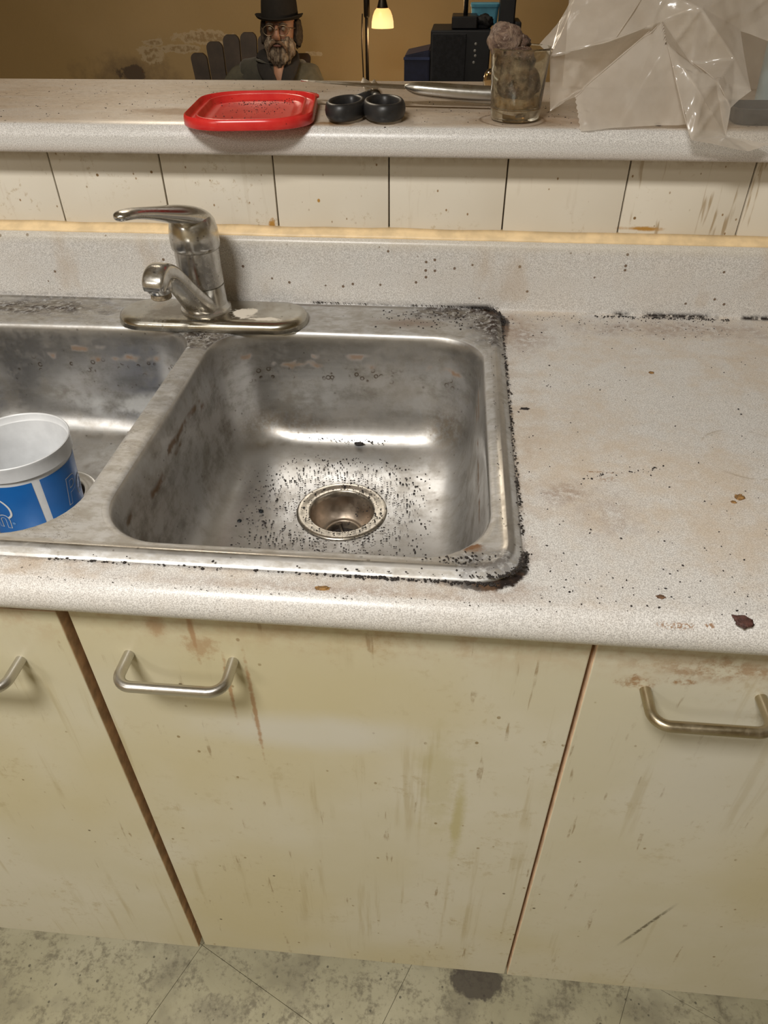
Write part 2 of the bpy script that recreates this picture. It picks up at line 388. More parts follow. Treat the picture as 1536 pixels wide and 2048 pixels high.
def tile_mat():
    m = M('cream_ceramic_tile'); x, y, z = m.x, m.y, m.z
    mid = m.noise(30, 5, 0.65); fine = m.noise(140, 4, 0.7); big = m.noise(5, 3)
    c = m.mix(big.sm(0.3, 0.7), (0.70, 0.635, 0.52), (0.74, 0.69, 0.59))
    c = m.mix(m.specks(100, 0.20, 0.34, st=(1, 1, 0.7)) * mid.sm(0.38, 0.56), c, (0.30, 0.19, 0.09))
    c = m.mix(m.specks(40, 0.10, 0.22, add=(3, 3, 3)), c, (0.22, 0.13, 0.05))
    c = m.mix((fine * 0.6 + mid * 0.4).sm(0.56, 0.64) * big.sm(0.45, 0.6) * 0.6, c, (0.46, 0.36, 0.22))
    dr = m.noise(70, 3, 0.6, st=(1, 1, 0.12), add=(2, 0, 5)).sm(0.62, 0.70)
    c = m.mix(dr * (x.sm(0.50, 0.58) * 0.8 + 0.12), c, (0.42, 0.32, 0.20))
    c = m.mix(m.blob(x, z, 0.565, 1.018, 0.03, 0.0035, mid, 1.0, 0.7).max(m.blob(x, z, 0.08, 1.012, 0.006, 0.01, fine, 1, .7)).max(m.blob(x, z, 0.145, 1.045, 0.0025, 0.003, None, 0, .5)), c, (0.45, 0.24, 0.05))
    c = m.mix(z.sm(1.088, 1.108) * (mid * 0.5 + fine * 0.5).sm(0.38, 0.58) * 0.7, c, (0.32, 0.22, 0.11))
    c = m.mix(z.sm(1.012, 1.004) * mid.sm(0.45, 0.6) * 0.8, c, (0.60, 0.35, 0.10))
    m.base(c); m.set(rough=0.32 + fine * 0.15, spec=0.45); m.bump(fine, 0.06, 0.001)
    return m.m

MAT = {}
MAT['counter'] = laminate('speckled_grey_laminate', 1.0, 'counter')
MAT['ledge'] = laminate('stained_ledge_laminate', 1.0, 'ledge')
MAT['sink'] = sink_mat()
MAT['tile'] = tile_mat()
_s, _k = steel('dirty_chrome', 0.45, 0.14, col=(0.66, 0.645, 0.61)); MAT['chrome'] = _s.m
_s, _k = steel('brushed_steel', 0.12, 0.22, col=(0.62, 0.60, 0.56)); MAT['steel'] = _s.m
_s, _k = steel('brass_toned_steel', 0.5, 0.22, col=(0.50, 0.43, 0.30)); MAT['brass'] = _s.m
_s, _k = steel('rusty_strainer_steel', 0.75, 0.25, col=(0.42, 0.35, 0.29)); MAT['strainer'] = _s.m
MAT['bead'] = plain('yellowed_sealant', (0.82, 0.62, 0.36), 0.45, 0.12, 45)
MAT['grout'] = plain('dark_grout', (0.26, 0.19, 0.12), 0.9, 0.2)
MAT['edge'] = plain('raw_brown_board_edge', (0.62, 0.44, 0.28), 0.8, 0.25, 60)
MAT['edge_tan'] = plain('tan_edge_tape', (0.82, 0.62, 0.42), 0.6, 0.15, 60)
MAT['carcass'] = plain('dark_cabinet_board', (0.16, 0.12, 0.08), 0.7)
MAT['black'] = plain('black_plastic', (0.012, 0.012, 0.014), 0.35, 0.2)
MAT['crumb'] = plain('burnt_black_crumb', (0.020, 0.015, 0.013), 0.7, 0.4, 300)
MAT['brown_crumb'] = plain('brown_crumb', (0.16, 0.085, 0.045), 0.8, 0.4, 300, bump=0.5)

# ------------------------------------------------------------------ the setting: room shell
def wall_mat():
    m = M('yellowed_painted_plaster'); x, z = m.x, m.z
    mid = m.noise(9, 5, 0.65); fine = m.noise(60, 4, 0.6); big = m.noise(1.3, 3)
    c = m.mix(big.sm(0.3, 0.7), (0.42, 0.295, 0.135), (0.48, 0.345, 0.175))
    dk = m.blob(x, z, -1.55, 0.70, 0.42, 0.16, mid, 0.8, 0.8) * 0.55
    dk = dk.max(m.blob(x, z, -1.57, 0.72, 0.14, 0.05, mid, 1.3, 0.4))
    c = m.mix(dk, c, (0.12, 0.085, 0.06))
    def flake(cx, cz, rx, rz, a=1.2):
        b = m.blob(x, z, cx, cz, rx, rz, m.noise(17, 6, 0.75), a, 0.12)
        e = m.blob(x, z, cx, cz, rx * 0.75, rz * 0.75, m.noise(17, 6, 0.75), a, 0.3) * m.noise(30, 3, add=(1, 1, 1)).sm(0.60, 0.45)
        return b, e
    for cx, cz, rx, rz in ((-1.44, 0.82, 0.075, 0.05), (-1.42, 0.872, 0.06, 0.02), (-1.12, 0.90, 0.20, 0.035), (-1.26, 0.845, 0.13, 0.022), (-0.50, 0.822, 0.045, 0.012)):
        b, e = flake(cx, cz, rx, rz)
        c = m.mix(b, c, (0.55, 0.44, 0.29)); c = m.mix(e * 0.85, c, (0.33, 0.225, 0.11))
    m.base(c); m.set(rough=0.65); m.bump(fine + mid, 0.25, 0.003)
    return m.m
MAT['wall'] = wall_mat()
MAT['kitchen_wall'] = plain('cream_painted_wall', (0.55, 0.47, 0.33), 0.7, 0.05, 4)
MAT['ceiling'] = plain('white_painted_ceiling', (0.70, 0.66, 0.58), 0.8, 0.05, 5)

def struct(name, bm, mat, **k): return tag(link(name, bm, mat, smooth=False, **k), kind='structure')
struct('wall_back', mbox(-2.9, 3.1, 4.30, 4.42, 0.0, 2.45), MAT['wall'])
struct('wall_left', mbox(-3.02, -2.9, -2.9, 4.42, 0.0, 2.45), MAT['wall'])
struct('wall_right', mbox(3.1, 3.22, -2.9, 4.42, 0.0, 2.45), MAT['kitchen_wall'])
struct('wall_front', mbox(-2.9, 3.1, -3.02, -2.9, 0.0, 2.45), MAT['kitchen_wall'])
struct('ceiling', mbox(-3.02, 3.22, -3.02, 4.42, 2.45, 2.55), MAT['ceiling'])
# unseen header added above the pass-through to shade the upper far wall
struct('trim_1', mbox(-2.9, 3.1, 0.60, 0.72, 2.02, 2.45), MAT['kitchen_wall'])

# floor: square vinyl tiles laid askew, joints between them
def floor_mat():
    m = M('dirty_grey_vinyl', (0, 0, 0)); x, y = m.x, m.y
    mid = m.noise(22, 5, 0.65); fine = m.noise(120, 4, 0.7); big = m.noise(5, 4)
    c = m.mix(big.sm(0.3, 0.7), (0.34, 0.31, 0.195), (0.44, 0.405, 0.275))
    c = m.mix((mid * 0.5 + fine * 0.5).sm(0.48, 0.62) * 0.7, c, (0.14, 0.12, 0.075)); c = m.mix(m.noise(9, 4, add=(3, 3, 1)).sm(0.48, 0.66) * 0.5, c, (0.17, 0.15, 0.10))
    c = m.mix(m.specks(90, 0.25, 0.3) * 0.75, c, (0.07, 0.06, 0.04))
    c = m.mix(m.specks(30, 0.16, 0.25, add=(3, 2, 1)) * mid.sm(0.4, 0.6), c, (0.06, 0.055, 0.035))
    c = m.mix(m.specks(26, 0.065, 0.25, add=(7, 2, 1)), c, (0.62, 0.62, 0.55))
    c = m.mix(m.blob(x, y, 0.424, 0.058, 0.055, 0.032, mid, 0.9, 0.25) * 0.85, c, (0.055, 0.042, 0.032))
    m.base(c); m.set(rough=0.45 + fine * 0.2); m.bump(mid + fine * 0.5, 0.15, 0.002)
    return m.m
MAT['floor'] = floor_mat()
fl = tag(link('floor', mbox(-3.0, 3.2, -3.0, 4.4, -0.06, -0.003), plain('joint_filler', (0.22, 0.20, 0.14), 0.9), smooth=False), kind='structure')
ang = math.radians(-25); S_ = 0.318
ux, uy = math.cos(ang), math.sin(ang)
for i in range(-3, 5):
    for j in range(-3, 3):
        # corner of tile (0, 0) at about (-0.04, 0.075) where two joints meet by the left cabinet
        cx = -0.034 + (i + 0.5) * S_ * ux - (j + 0.5) * S_ * uy
        cy = 0.066 + (i + 0.5) * S_ * uy + (j + 0.5) * S_ * ux
        if not (-1.2 < cx < 1.6 and -0.9 < cy < 0.5): continue
        bm = bmesh.new(); h = S_ / 2 - 0.0003
        box(bm, -h, h, -h, h, -0.0045, 0.0, bev=0.0003, seg=1)
        bmesh.ops.rotate(bm, verts=bm.verts, cent=(0, 0, 0), matrix=Matrix.Rotation(ang, 3, 'Z'))
        bmesh.ops.translate(bm, verts=bm.verts, vec=(cx, cy, 0.0))
        link('floor_tile', bm, MAT['floor'], parent=fl, smooth=False)
# plain vinyl beyond the tiles that the picture can show
link('outer_flooring', mbox(-2.9, 3.1, 0.75, 4.3, -0.004, 0.0), MAT['floor'], parent=fl, smooth=False)
link('outer_flooring', mbox(-2.9, 3.1, -2.9, -1.0, -0.004, 0.0), MAT['floor'], parent=fl, smooth=False)

# half wall with its row of tiles
hw = struct('wall_half', mbox(-2.9, 3.1, 0.606, 0.74, 0.0, 1.106), MAT['grout'])
T0, TW = -0.2105, 0.1494
for k in range(-4, 9):
    x0 = T0 + k * TW
    bm = mbox(x0 + 0.0008, x0 + TW - 0.0008, 0.595 + 0.0003 * (k % 2), 0.6062, 1.0035, 1.106, bev=0.0014, seg=2)
    link('wall_tile', bm, MAT['tile'], parent=hw, angle=40)

# yellowed sealant bead on top of the upstand
bm = bmesh.new(); rings = []
for i in range(161):
    x = -0.95 + i * 0.0125; wv = 0.0012 * mnoise.noise(Vector((x * 14, 0, 0)))
    rings.append([(x, 0.5965, 1.0010), (x, 0.5800 + wv, 1.0008), (x, 0.5815 + wv, 1.0052), (x, 0.5890, 1.0085 + wv), (x, 0.5965, 1.0125 + wv * 1.6)])
skin_rings(bm, rings, cap0=True, cap1=True)
tag(link('sealant_bead', bm, MAT['bead'], loc=(0, 0.59, 1.0)), 'yellowed sealant bead along the joint between the grey upstand and cream tiles', 'sealant')

# ------------------------------------------------------------------ bar ledge on the half wall
def arc(cx, cy, r, a0, a1, n): return [(cx + r * math.cos(a0 + (a1 - a0) * i / n), cy + r * math.sin(a0 + (a1 - a0) * i / n)) for i in range(n + 1)]
bm = bmesh.new()
zt, zb, yf = 1.1395, 1.1065, 0.553
prof = [(0.9100, zt), (0.5900, zt)] + arc(yf + 0.019, zt - 0.017, 0.018, PI * 0.62, PI, 8) + [(yf + 0.0012, 1.113)] + arc(yf + 0.005, 1.1105, 0.004, PI, PI * 1.5, 3) + [(0.60, zb), (0.900, zb)]
prof = [(y, z) for y, z in prof]
prof[2] = (0.580, zt - 0.0002)
skin_rings(bm, [[(x, y, z) for y, z in prof] for x in (-1.5, 0.3, 1.8)], cap0=True, cap1=True)
tag(link('bar_ledge', bm, MAT['ledge'], loc=(0, 0, 0), angle=35), 'long speckled laminate ledge with brown-stained top above the tile row', 'ledge')

# ------------------------------------------------------------------ countertop with sink cut-out
SX0, SX1, SY0, SY1 = -0.377, 0.394, 0.034, 0.570
bm = bmesh.new()
nose = arc(0.019, 0.891, 0.019, PI * 1.5, PI * 0.5, 12)     # underside of the roll to the top
nose = [(0.030, 0.872)] + nose + [(0.026, 0.91)]
skin_rings(bm, [[(x, y, z) for y, z in nose] for x in (-1.3, 0.3, 1.7)], close=False)
fill_holes(bm, [[(-1.3, 0.026), (1.7, 0.026), (1.7, 0.566), (-1.3, 0.566)], rrect(SX0 + 0.008, SX1 - 0.008, SY0 + 0.008, 0.5655 - 0.002, 0.035)], 0.91)
up = [(0.566, 0.91)] + arc(0.566, 0.917, 0.007, -PI / 2, 0, 5)[1:] + [(0.574, 0.99)] + arc(0.582, 0.9945, 0.008, PI, PI / 2, 6) + [(0.5945, 1.0025), (0.5945, 0.90)]
skin_rings(bm, [[(x, y, z) for y, z in up] for x in (-1.3, 0.3, 1.7)], close=False)
bmesh.ops.remove_doubles(bm, verts=bm.verts, dist=1e-5)
tag(link('countertop', bm, MAT['counter'], angle=40), 'speckled light grey laminate countertop with rounded front edge and upstand', 'countertop')

# ------------------------------------------------------------------ double bowl sink
sink = thing('kitchen_sink', 'stained stainless steel double bowl sink set in the grey countertop', 'sink', (0, 0, 0))
RB = (0.0205, 0.3700, 0.0570, 0.4830); LB = (-0.3530, -0.0035, 0.0570, 0.4830)
ZD = 0.9140
bm = bmesh.new()
# raised outer rim
rim = [(0.0, 0.9103), (0.0008, 0.9114), (0.0025, 0.9126), (0.0095, 0.9164), (0.0110, 0.9168), (0.0130, 0.9166), (0.0160, 0.9150), (0.020, ZD)]
skin_rings(bm, [[(x, y, z) for x, y in rrect(SX0 + d, SX1 - d, SY0 + d, SY1 - d * 0.6, 0.040 - d * 0.6)] for d, z in rim])
fill_holes(bm, [rrect(SX0 + .020, SX1 - .020, SY0 + .020, SY1 - .012, 0.028), rrect(*[RB[0] - .004, RB[1] + .004, RB[2] - .004, RB[3] + .004], 0.066), rrect(*[LB[0] - .004, LB[1] + .004, LB[2] - .004, LB[3] + .004], 0.066)], ZD)
DC = {'r': (0.2015, 0.312), 'l': (-0.178, 0.312)}
for key, B in (('r', RB), ('l', LB)):
    prof = [(-0.004, ZD), (-0.0015, ZD - 0.0004), (0.0010, ZD - 0.0018), (0.0030, ZD - 0.0045), (0.0042, ZD - 0.009), (0.0055, 0.895), (0.0075, 0.87), (0.0100, 0.84), (0.0125, 0.81), (0.0155, 0.795), (0.0195, 0.782), (0.0255, 0.770), (0.0340, 0.7610), (0.0440, 0.7560), (0.0560, 0.7542)]
    rings = [[(x, y, z) for x, y in rrect(B[0] + d, B[1] - d, B[2] + d, B[3] - d, 0.062 + d * 0.12)] for d, z in prof]
    last = rings[-1]; n = len(last); cx, cy = DC[key]
    angs = [math.atan2(q[1] - cy, q[0] - cx) for q in last]
    for t in (0.25, 0.5, 0.75, 1.0):
        rings.append([(q[0] * (1 - t) + (cx + 0.0575 * math.cos(a)) * t, q[1] * (1 - t) + (cy + 0.0575 * math.sin(a)) * t, 0.7542 - 0.0022 * t) for q, a in zip(last, angs)])
    rings.append([(cx + 0.046 * math.cos(a), cy + 0.046 * math.sin(a), 0.7505) for a in angs])
    skin_rings(bm, rings)
bmesh.ops.remove_doubles(bm, verts=bm.verts, dist=2e-5)
link('basin', bm, MAT['sink'], parent=sink, angle=50)
for key in ('r', 'l'):
    c = DC[key]
    fb = bmesh.new()
    lathe(fb, [(0.0570, 0.7522), (0.0562, 0.7536), (0.0540, 0.7542), (0.0510, 0.7538), (0.0470, 0.7526), (0.0440, 0.7522), (0.0420, 0.7526), (0.0408, 0.7518), (0.0400, 0.7490), (0.0398, 0.7440)], c, 64)
    link('drain_flange', fb, MAT['steel'] if key == 'l' else plain('worn_drain_steel', (0.44, 0.40, 0.34), 0.3, 0.3, 120, metal=0.9), parent=sink)
    fb = bmesh.new()
    lathe(fb, [(0.0398, 0.7445), (0.0385, 0.738), (0.0340, 0.727), (0.0275, 0.7185), (0.0250, 0.7165), (0.0240, 0.7180), (0.0225, 0.7180), (0.0215, 0.7150), (0.0210, 0.7000)], c, 64)
    link('drain_cup', fb, MAT['strainer'], parent=sink)
    fb = bmesh.new(); lathe(fb, [(0.0210, 0.7060), (0.0001, 0.7058)], c, 32)
    link('drain_hole', fb, MAT['crumb'], parent=sink)
    for a in (0.35, 0.35 + PI / 2):
        fb = bmesh.new(); dx, dy = 0.0212 * math.cos(a), 0.0212 * math.sin(a)
        loft(fb, [(c[0] - dx, c[1] - dy, 0.711), (c[0] + dx, c[1] + dy, 0.711)], [0.0017] * 2, [0.0022] * 2, n=8)
        link('drain_crossbar', fb, MAT['steel'], parent=sink)

# ------------------------------------------------------------------ faucet
fx, fy = -0.0015, 0.512
fa = thing('kitchen_faucet', 'dirty chrome single lever faucet on an oval deck plate behind the sink', 'faucet', (fx, fy, ZD))
def deck_plate(d, z): return [(x, y, z) for x, y in rrect(-0.1185 + d, 0.1365 - d, 0.4650 + d, 0.5480 - d, 0.040 - d)]
bm = bmesh.new()
skin_rings(bm, [deck_plate(d, z) for d, z in ((0, ZD + .0005), (0.0003, ZD + .006), (0.0020, ZD + .0105), (0.006, ZD + .0130), (0.012, ZD + .0140))], cap0=True, cap1=True)
m, k = steel('scaled_deck_plate_chrome', 0.5, 0.2, col=(0.55, 0.53, 0.47))
fine = k['fine']; mid = k['mid']
off = V(m.nt, m.x.s)
wh = m.blob(m.x, m.y, 0.055, -0.012, 0.022, 0.022, mid, 1.3, 0.3).max(m.blob(m.x, m.y, 0.085, -0.030, 0.028, 0.006, mid, 1.2, 0.3))
dk = m.blob(m.x, m.y, -0.04, -0.01, 0.05, 0.04, mid, 1.2, 0.7)
c = m.mix(dk * 0.7, k['c'], (0.10, 0.07, 0.04)); c = m.mix(wh, c, (0.72, 0.66, 0.56)); m.base(c)
m.set(metal=1 - (wh.max(dk * 0.6)), rough=0.22 + wh * 0.5 + dk * 0.2)
link('deck_plate', bm, m.m, parent=fa, angle=50)
bm = bmesh.new()
lathe(bm, [(0.0335, ZD + .0135), (0.0330, ZD + .0170), (0.0300, ZD + .0185), (0.0288, ZD + .022), (0.0282, 0.9585), (0.0286, 0.9605), (0.0286, 0.9612), (0.0268, 0.9616), (0.0268, 0.9628), (0.0284, 0.9632), (0.0278, 0.985), (0.0280, 1.008), (0.0278, 1.010)], (fx, fy), 64, cap1=True)
link('faucet_body', bm, MAT['chrome'], parent=fa, angle=50)
# cap that flows into the lever
bm = bmesh.new()
lathe(bm, [(0.0285, 1.0075), (0.0302, 1.0095), (0.0308, 1.014), (0.0308, 1.024), (0.0302, 1.031), (0.0282, 1.0395), (0.0245, 1.0460), (0.018, 1.0510), (0.009, 1.0535), (0.0005, 1.0542)], (fx, fy), 48, cap0=True)
link('lever_cap', bm, MAT['chrome'], parent=fa)
bm = bmesh.new()
lp = smooth_path([(0.0015, 0.530, 1.034, .022, .012), (-0.0010, 0.515, 1.044, .024, .013), (-0.007, 0.490, 1.054, .0215, .0115), (-0.0155, 0.465, 1.062, .017, .009), (-0.0250, 0.438, 1.0705, .0130, .0068), (-0.0320, 0.415, 1.0765, .0115, .0058), (-0.0365, 0.398, 1.0790, .0100, .0052), (-0.0385, 0.391, 1.0790, .0070, .0040), (-0.0392, 0.3885, 1.0788, .0020, .0015)], 5)
loft(bm, [q[:3] for q in lp], [q[3] for q in lp], [q[4] for q in lp], n=28, p=2.3)
link('lever', bm, MAT['chrome'], parent=fa)
bm = bmesh.new()
lp = smooth_path([(-0.0015, 0.500, 0.933, .0215, .0120), (-0.0035, 0.482, 0.949, .0185, .0115), (-0.0075, 0.462, 0.972, .0160, .0100), (-0.0110, 0.444, 0.993, .0148, .0095), (-0.0132, 0.430, 1.0060, .0142, .0095), (-0.0150, 0.417, 1.0110, .0140, .0100), (-0.0160, 0.405, 1.0090, .0140, .0105), (-0.0166, 0.3975, 1.0030, .0136, .0095), (-0.0168, 0.3945, 0.9960, .0120, .0060)], 5)
loft(bm, [q[:3] for q in lp], [q[3] for q in lp], [q[4] for q in lp], n=32, p=3.8)
link('spout', bm, MAT['chrome'], parent=fa)
bm = bmesh.new()
lathe(bm, [(0.0140, 1.004), (0.0146, 0.998), (0.0142, 0.9925), (0.0128, 0.9905), (0.0126, 0.9900)], (-0.0160, 0.408), 40, cap0=True, cap1=True)
link('spout_nozzle', bm, MAT['chrome'], parent=fa)
bm = bmesh.new()
lathe(bm, [(0.0118, 0.9905), (0.0122, 0.9845), (0.0115, 0.9835), (0.0085, 0.9835), (0.0080, 0.987)], (-0.0160, 0.408), 40, cap1=True)
link('aerator', bm, plain('limescaled_metal', (0.36, 0.29, 0.20), 0.6, 0.5, 250, bump=0.6, metal=0.3), parent=fa)

# ------------------------------------------------------------------ base cabinets
def u_handle(x0, x1, z, yd, mat, parent, droop=0.0):
    r, out = 0.0050, 0.036; R_ = 0.014; pts = []
    yb = yd - out
    pts += [(x0, yd + 0.001, z), (x0, yd - 0.010, z)]
    pts += [(x0 + R_ - R_ * math.cos(a), yb + R_ - R_ * math.sin(a), z) for a in [PI / 2 * i / 8 for i in range(0, 9)]]
    pts += [(x1 - R_ + R_ * math.sin(a), yb + R_ - R_ * math.cos(a), z) for a in [PI / 2 * i / 8 for i in range(0, 9)]]
    pts += [(x1, yd - 0.010, z), (x1, yd + 0.001, z)]
    bm = bmesh.new(); P = [Vector(p) for p in pts]; rings = []
    for i, q in enumerate(P):
        t = (P[min(i + 1, len(P) - 1)] - P[max(i - 1, 0)]).normalized(); s = Vector((0, 0, 1)); u = t.cross(s).normalized()
        rings.append([q + (s * math.cos(a) + u * math.sin(a)) * r for a in [2 * PI * k / 18 for k in range(18)]])
    skin_rings(bm, rings, cap0=True, cap1=True)
    return link('handle', bm, mat, parent=parent, angle=60)
def door(cab, x0, x1, z0, z1, y0, kind, hx, hz, hmat, edge):
    """a door is board, brown raw edge strip and handle"""
    org = parent_loc(cab)
    o = link('door', mbox(x0, x1, y0, y0 + 0.0165, z0, z1, bev=0.0012, seg=2), door_mat('yellowed_door_' + kind, tuple(org), kind), parent=cab, smooth=False)
    o.data.materials.append(edge)
    for p in o.data.polygons:
        if abs(p.normal.y) < 0.5: p.material_index = 1
    if hx:
        # handle is a part of its door
        h = u_handle(hx[0], hx[1], hz, y0, hmat, cab); h.parent = o
    return o
cab = thing('sink_cabinet', 'cream laminate cabinet pair of doors under the sink, steel handles meeting at its gap', 'cabinet', (0.0, 0.30, 0.0))
link('carcass', mbox(-0.457, 0.452, 0.046, 0.56, 0.118, 0.7), MAT['carcass'], parent=cab, smooth=False)
link('toe_kick', mbox(-0.457, 0.4545, 0.090, 0.105, 0.0, 0.118), MAT['carcass'], parent=cab, smooth=False)
door(cab, -0.4560, -0.0040, 0.1245, 0.8585, 0.0205, 'left', (-0.154, -0.0585), 0.790, MAT['steel'], MAT['edge'])
door(cab, 0.0035, 0.4545, 0.1235, 0.8700, 0.0250, 'middle', (0.0470, 0.1440), 0.8035, MAT['steel'], MAT['edge'])
cab2 = thing('base_cabinet', 'cream laminate base cabinet right of the sink with a brass-toned handle', 'cabinet', (0.69, 0.30, 0.0))
link('carcass', mbox(0.459, 0.915, 0.046, 0.56, 0.118, 0.865), MAT['carcass'], parent=cab2, smooth=False)
link('toe_kick', mbox(0.4555, 0.915, 0.090, 0.105, 0.0, 0.118), MAT['carcass'], parent=cab2, smooth=False)
door(cab2, 0.4585, 0.9120, 0.1215, 0.8695, 0.0250, 'right', (0.5085, 0.6055), 0.8020, MAT['brass'], MAT['edge_tan'])

# ------------------------------------------------------------------ red lid
ld = thing('plastic_lid', 'red rectangular plastic food container lid with dark crumbs on the ledge', 'lid', (0.055, 0.625, 1.1400))
m = M('red_translucent_plastic'); n = m.noise(40, 4)
c = m.mix(n.sm(0.35, 0.7), (0.62, 0.022, 0.022), (0.70, 0.045, 0.035))
c = m.mix(m.specks(260, 0.3, 0.14) * m.noise(30, 3).sm(0.45, 0.6), c, (0.06, 0.01, 0.01))
m.base(c); m.set(rough=0.25, spec=0.5, sss=0.08); m.b.inputs['Subsurface Radius'].default_value = (0.01, 0.002, 0.002)
LR = math.radians(7)
def lidring(d, z, r=0.054):
    o = []
    for x, y in rrect(-0.078 + d, 0.078 - d, -0.1045 + d, 0.1045 - d, r - d * 0.7, nc=12, ns=6):
        o.append((0.0650 + x * math.cos(LR) - y * math.sin(LR), 0.6200 + x * math.sin(LR) + y * math.cos(LR), z))
    return o
bm = bmesh.new()
skin_rings(bm, [lidring(d, z + 0.0005) for d, z in ((0.0028, 1.1400), (0.0008, 1.1402), (0.0, 1.1412), (0.0002, 1.1480), (0.0010, 1.1510), (0.0022, 1.1518), (0.0034, 1.1510), (0.0045, 1.1470), (0.0060, 1.1452), (0.0105, 1.1450), (0.0125, 1.1462), (0.0140, 1.1495), (0.0155, 1.1500), (0.0170, 1.1490), (0.0190, 1.1440), (0.0215, 1.1428), (0.028, 1.1427), (0.030, 1.1432), (0.0315, 1.1427))], cap0=True, cap1=True)
link('lid_panel', bm, m.m, parent=ld, angle=60)
bm = bmesh.new()   # pull tab at the far right corner
tp = []
def lid_xy(x, y): return (0.0650 + x * math.cos(LR) - y * math.sin(LR), 0.6200 + x * math.sin(LR) + y * math.cos(LR))
for a in range(0, 17):
    t = math.radians(5 + 80 * a / 16); R_ = 0.0532 + 0.0075 * math.sin(PI * a / 16) ** 0.5
    tp.append(lid_xy(0.024 + R_ * math.cos(t), 0.0505 + R_ * math.sin(t)))
for a in range(16, -1, -1):
    t = math.radians(5 + 80 * a / 16); tp.append(lid_xy(0.024 + 0.0530 * math.cos(t), 0.0505 + 0.0530 * math.sin(t)))
lo = [bm.verts.new((x, y, 1.1490)) for x, y in tp]; hi = [bm.verts.new((x, y, 1.1510)) for x, y in tp]
bm.faces.new(lo[::-1]); bm.faces.new(hi)
for i in range(len(tp)): j = (i + 1) % len(tp); bm.faces.new((lo[i], lo[j], hi[j], hi[i]))
link('pull_tab', bm, m.m, parent=ld, smooth=False)

# ------------------------------------------------------------------ scissors
sz = thing('scissors', 'pair of scissors with black looped grips lying on the ledge under the knife blade', 'scissors', (0.21, 0.62, 1.140))
def loop_ring(cx, cy, rx, ry, rr, rz, z, name, mat, tilt=0.0):
    bm = bmesh.new(); rings = []; n = 40
    for i in range(n):
        a = 2 * PI * i / n; d = Vector((math.cos(a) * rx, math.sin(a) * ry, 0)); q = Vector((cx, cy, z)) + Matrix.Rotation(tilt, 3, 'Z') @ d
        out = (Matrix.Rotation(tilt, 3, 'Z') @ Vector((math.cos(a) / rx, math.sin(a) / ry, 0))).normalized()
        rings.append([q + out * (rr * math.cos(b)) + Vector((0, 0, rz * math.sin(b))) for b in [2 * PI * k / 14 for k in range(14)]])
    rings.append(rings[0]); skin_rings(bm, rings); bmesh.ops.remove_doubles(bm, verts=bm.verts, dist=1e-6)
    return link(name, bm, mat, parent=sz)
MAT['grip'] = plain('worn_black_grip', (0.022, 0.021, 0.021), 0.42, 0.3, 60)
loop_ring(0.1845, 0.603, 0.0195, 0.036, 0.0048, 0.0095, 1.1512, 'grip', MAT['grip'], -0.10)
loop_ring(0.2310, 0.606, 0.0215, 0.038, 0.0048, 0.0095, 1.1512, 'grip', MAT['grip'], 0.12)
for a, b, nm in (((0.1900, 0.640, 1.1515), (0.2120, 0.7000, 1.1530), 'grip_neck'), ((0.2240, 0.640, 1.1515), (0.2050, 0.7000, 1.1530), 'grip_neck')):
    bm = bmesh.new(); loft(bm, [a, tuple((Vector(a) + Vector(b)) / 2), b], [.008, .0075, .006], [.008, .007, .005], n=14); link(nm, bm, MAT['grip'], parent=sz)
for p0, p1, w_ in (((0.209, 0.690, 1.1535), (0.180, 0.830, 1.1540), 0.009), ((0.206, 0.690, 1.1510), (0.196, 0.835, 1.1510), 0.009)):
    bm = bmesh.new(); P0, P1 = Vector(p0), Vector(p1); Pm = P0.lerp(P1, 0.7)
    loft(bm, [P0, Pm, P1], [w_, w_ * 0.8, 0.0008], [0.0011, 0.0010, 0.0004], n=10); link('blade', bm, MAT['steel'], parent=sz, angle=40)
bm = bmesh.new(); lathe(bm, [(0.0045, 1.153), (0.0045, 1.1565), (0.0035, 1.1575), (0.0001, 1.158)], (0.2085, 0.702), 20, cap0=True); link('pivot_screw', bm, MAT['steel'], parent=sz)

# ------------------------------------------------------------------ knife
kn = thing('kitchen_knife', 'kitchen knife with brushed steel handle, its blade resting across the scissors', 'knife', (0.30, 0.70, 1.140))
bm = bmesh.new()
hp = smooth_path([(0.2500, 0.6930, 1.1622, .0030, .0016), (0.2570, 0.6930, 1.1612, .0060, .0050), (0.2700, 0.6932, 1.1595, .0100, .0078), (0.3000, 0.6945, 1.1570, .0122, .0090), (0.3350, 0.6975, 1.1540, .0130, .0098), (0.3680, 0.6995, 1.1520, .0128, .0102), (0.3800, 0.7000, 1.1512, .0118, .0098), (0.3820, 0.7000, 1.1511, .0080, .0065)], 5)
loft(bm, [q[:3] for q in hp], [q[3] for q in hp], [q[4] for q in hp], n=24, p=2.4)
link('knife_handle', bm, MAT['steel'], parent=kn)
bm = bmesh.new(); rings = []
for t in [i / 14 for i in range(15)]:
    x = 0.2520 - 0.140 * t; y = 0.6935 + 0.006 * t; z = 1.1620 + 0.0052 * t
    wf = 0.012 * (1 - t ** 2.6) + 0.0003                          # blade lies flat, its edge towards the kitchen
    rings.append([(x, y + 0.0065 * (1 - t), z + 0.0010), (x, y - 2 * wf, z + 0.0001), (x, y + 0.0065 * (1 - t), z - 0.0010)])
skin_rings(bm, rings, cap0=True, cap1=True)
link('blade', bm, MAT['steel'], parent=kn, smooth=False)

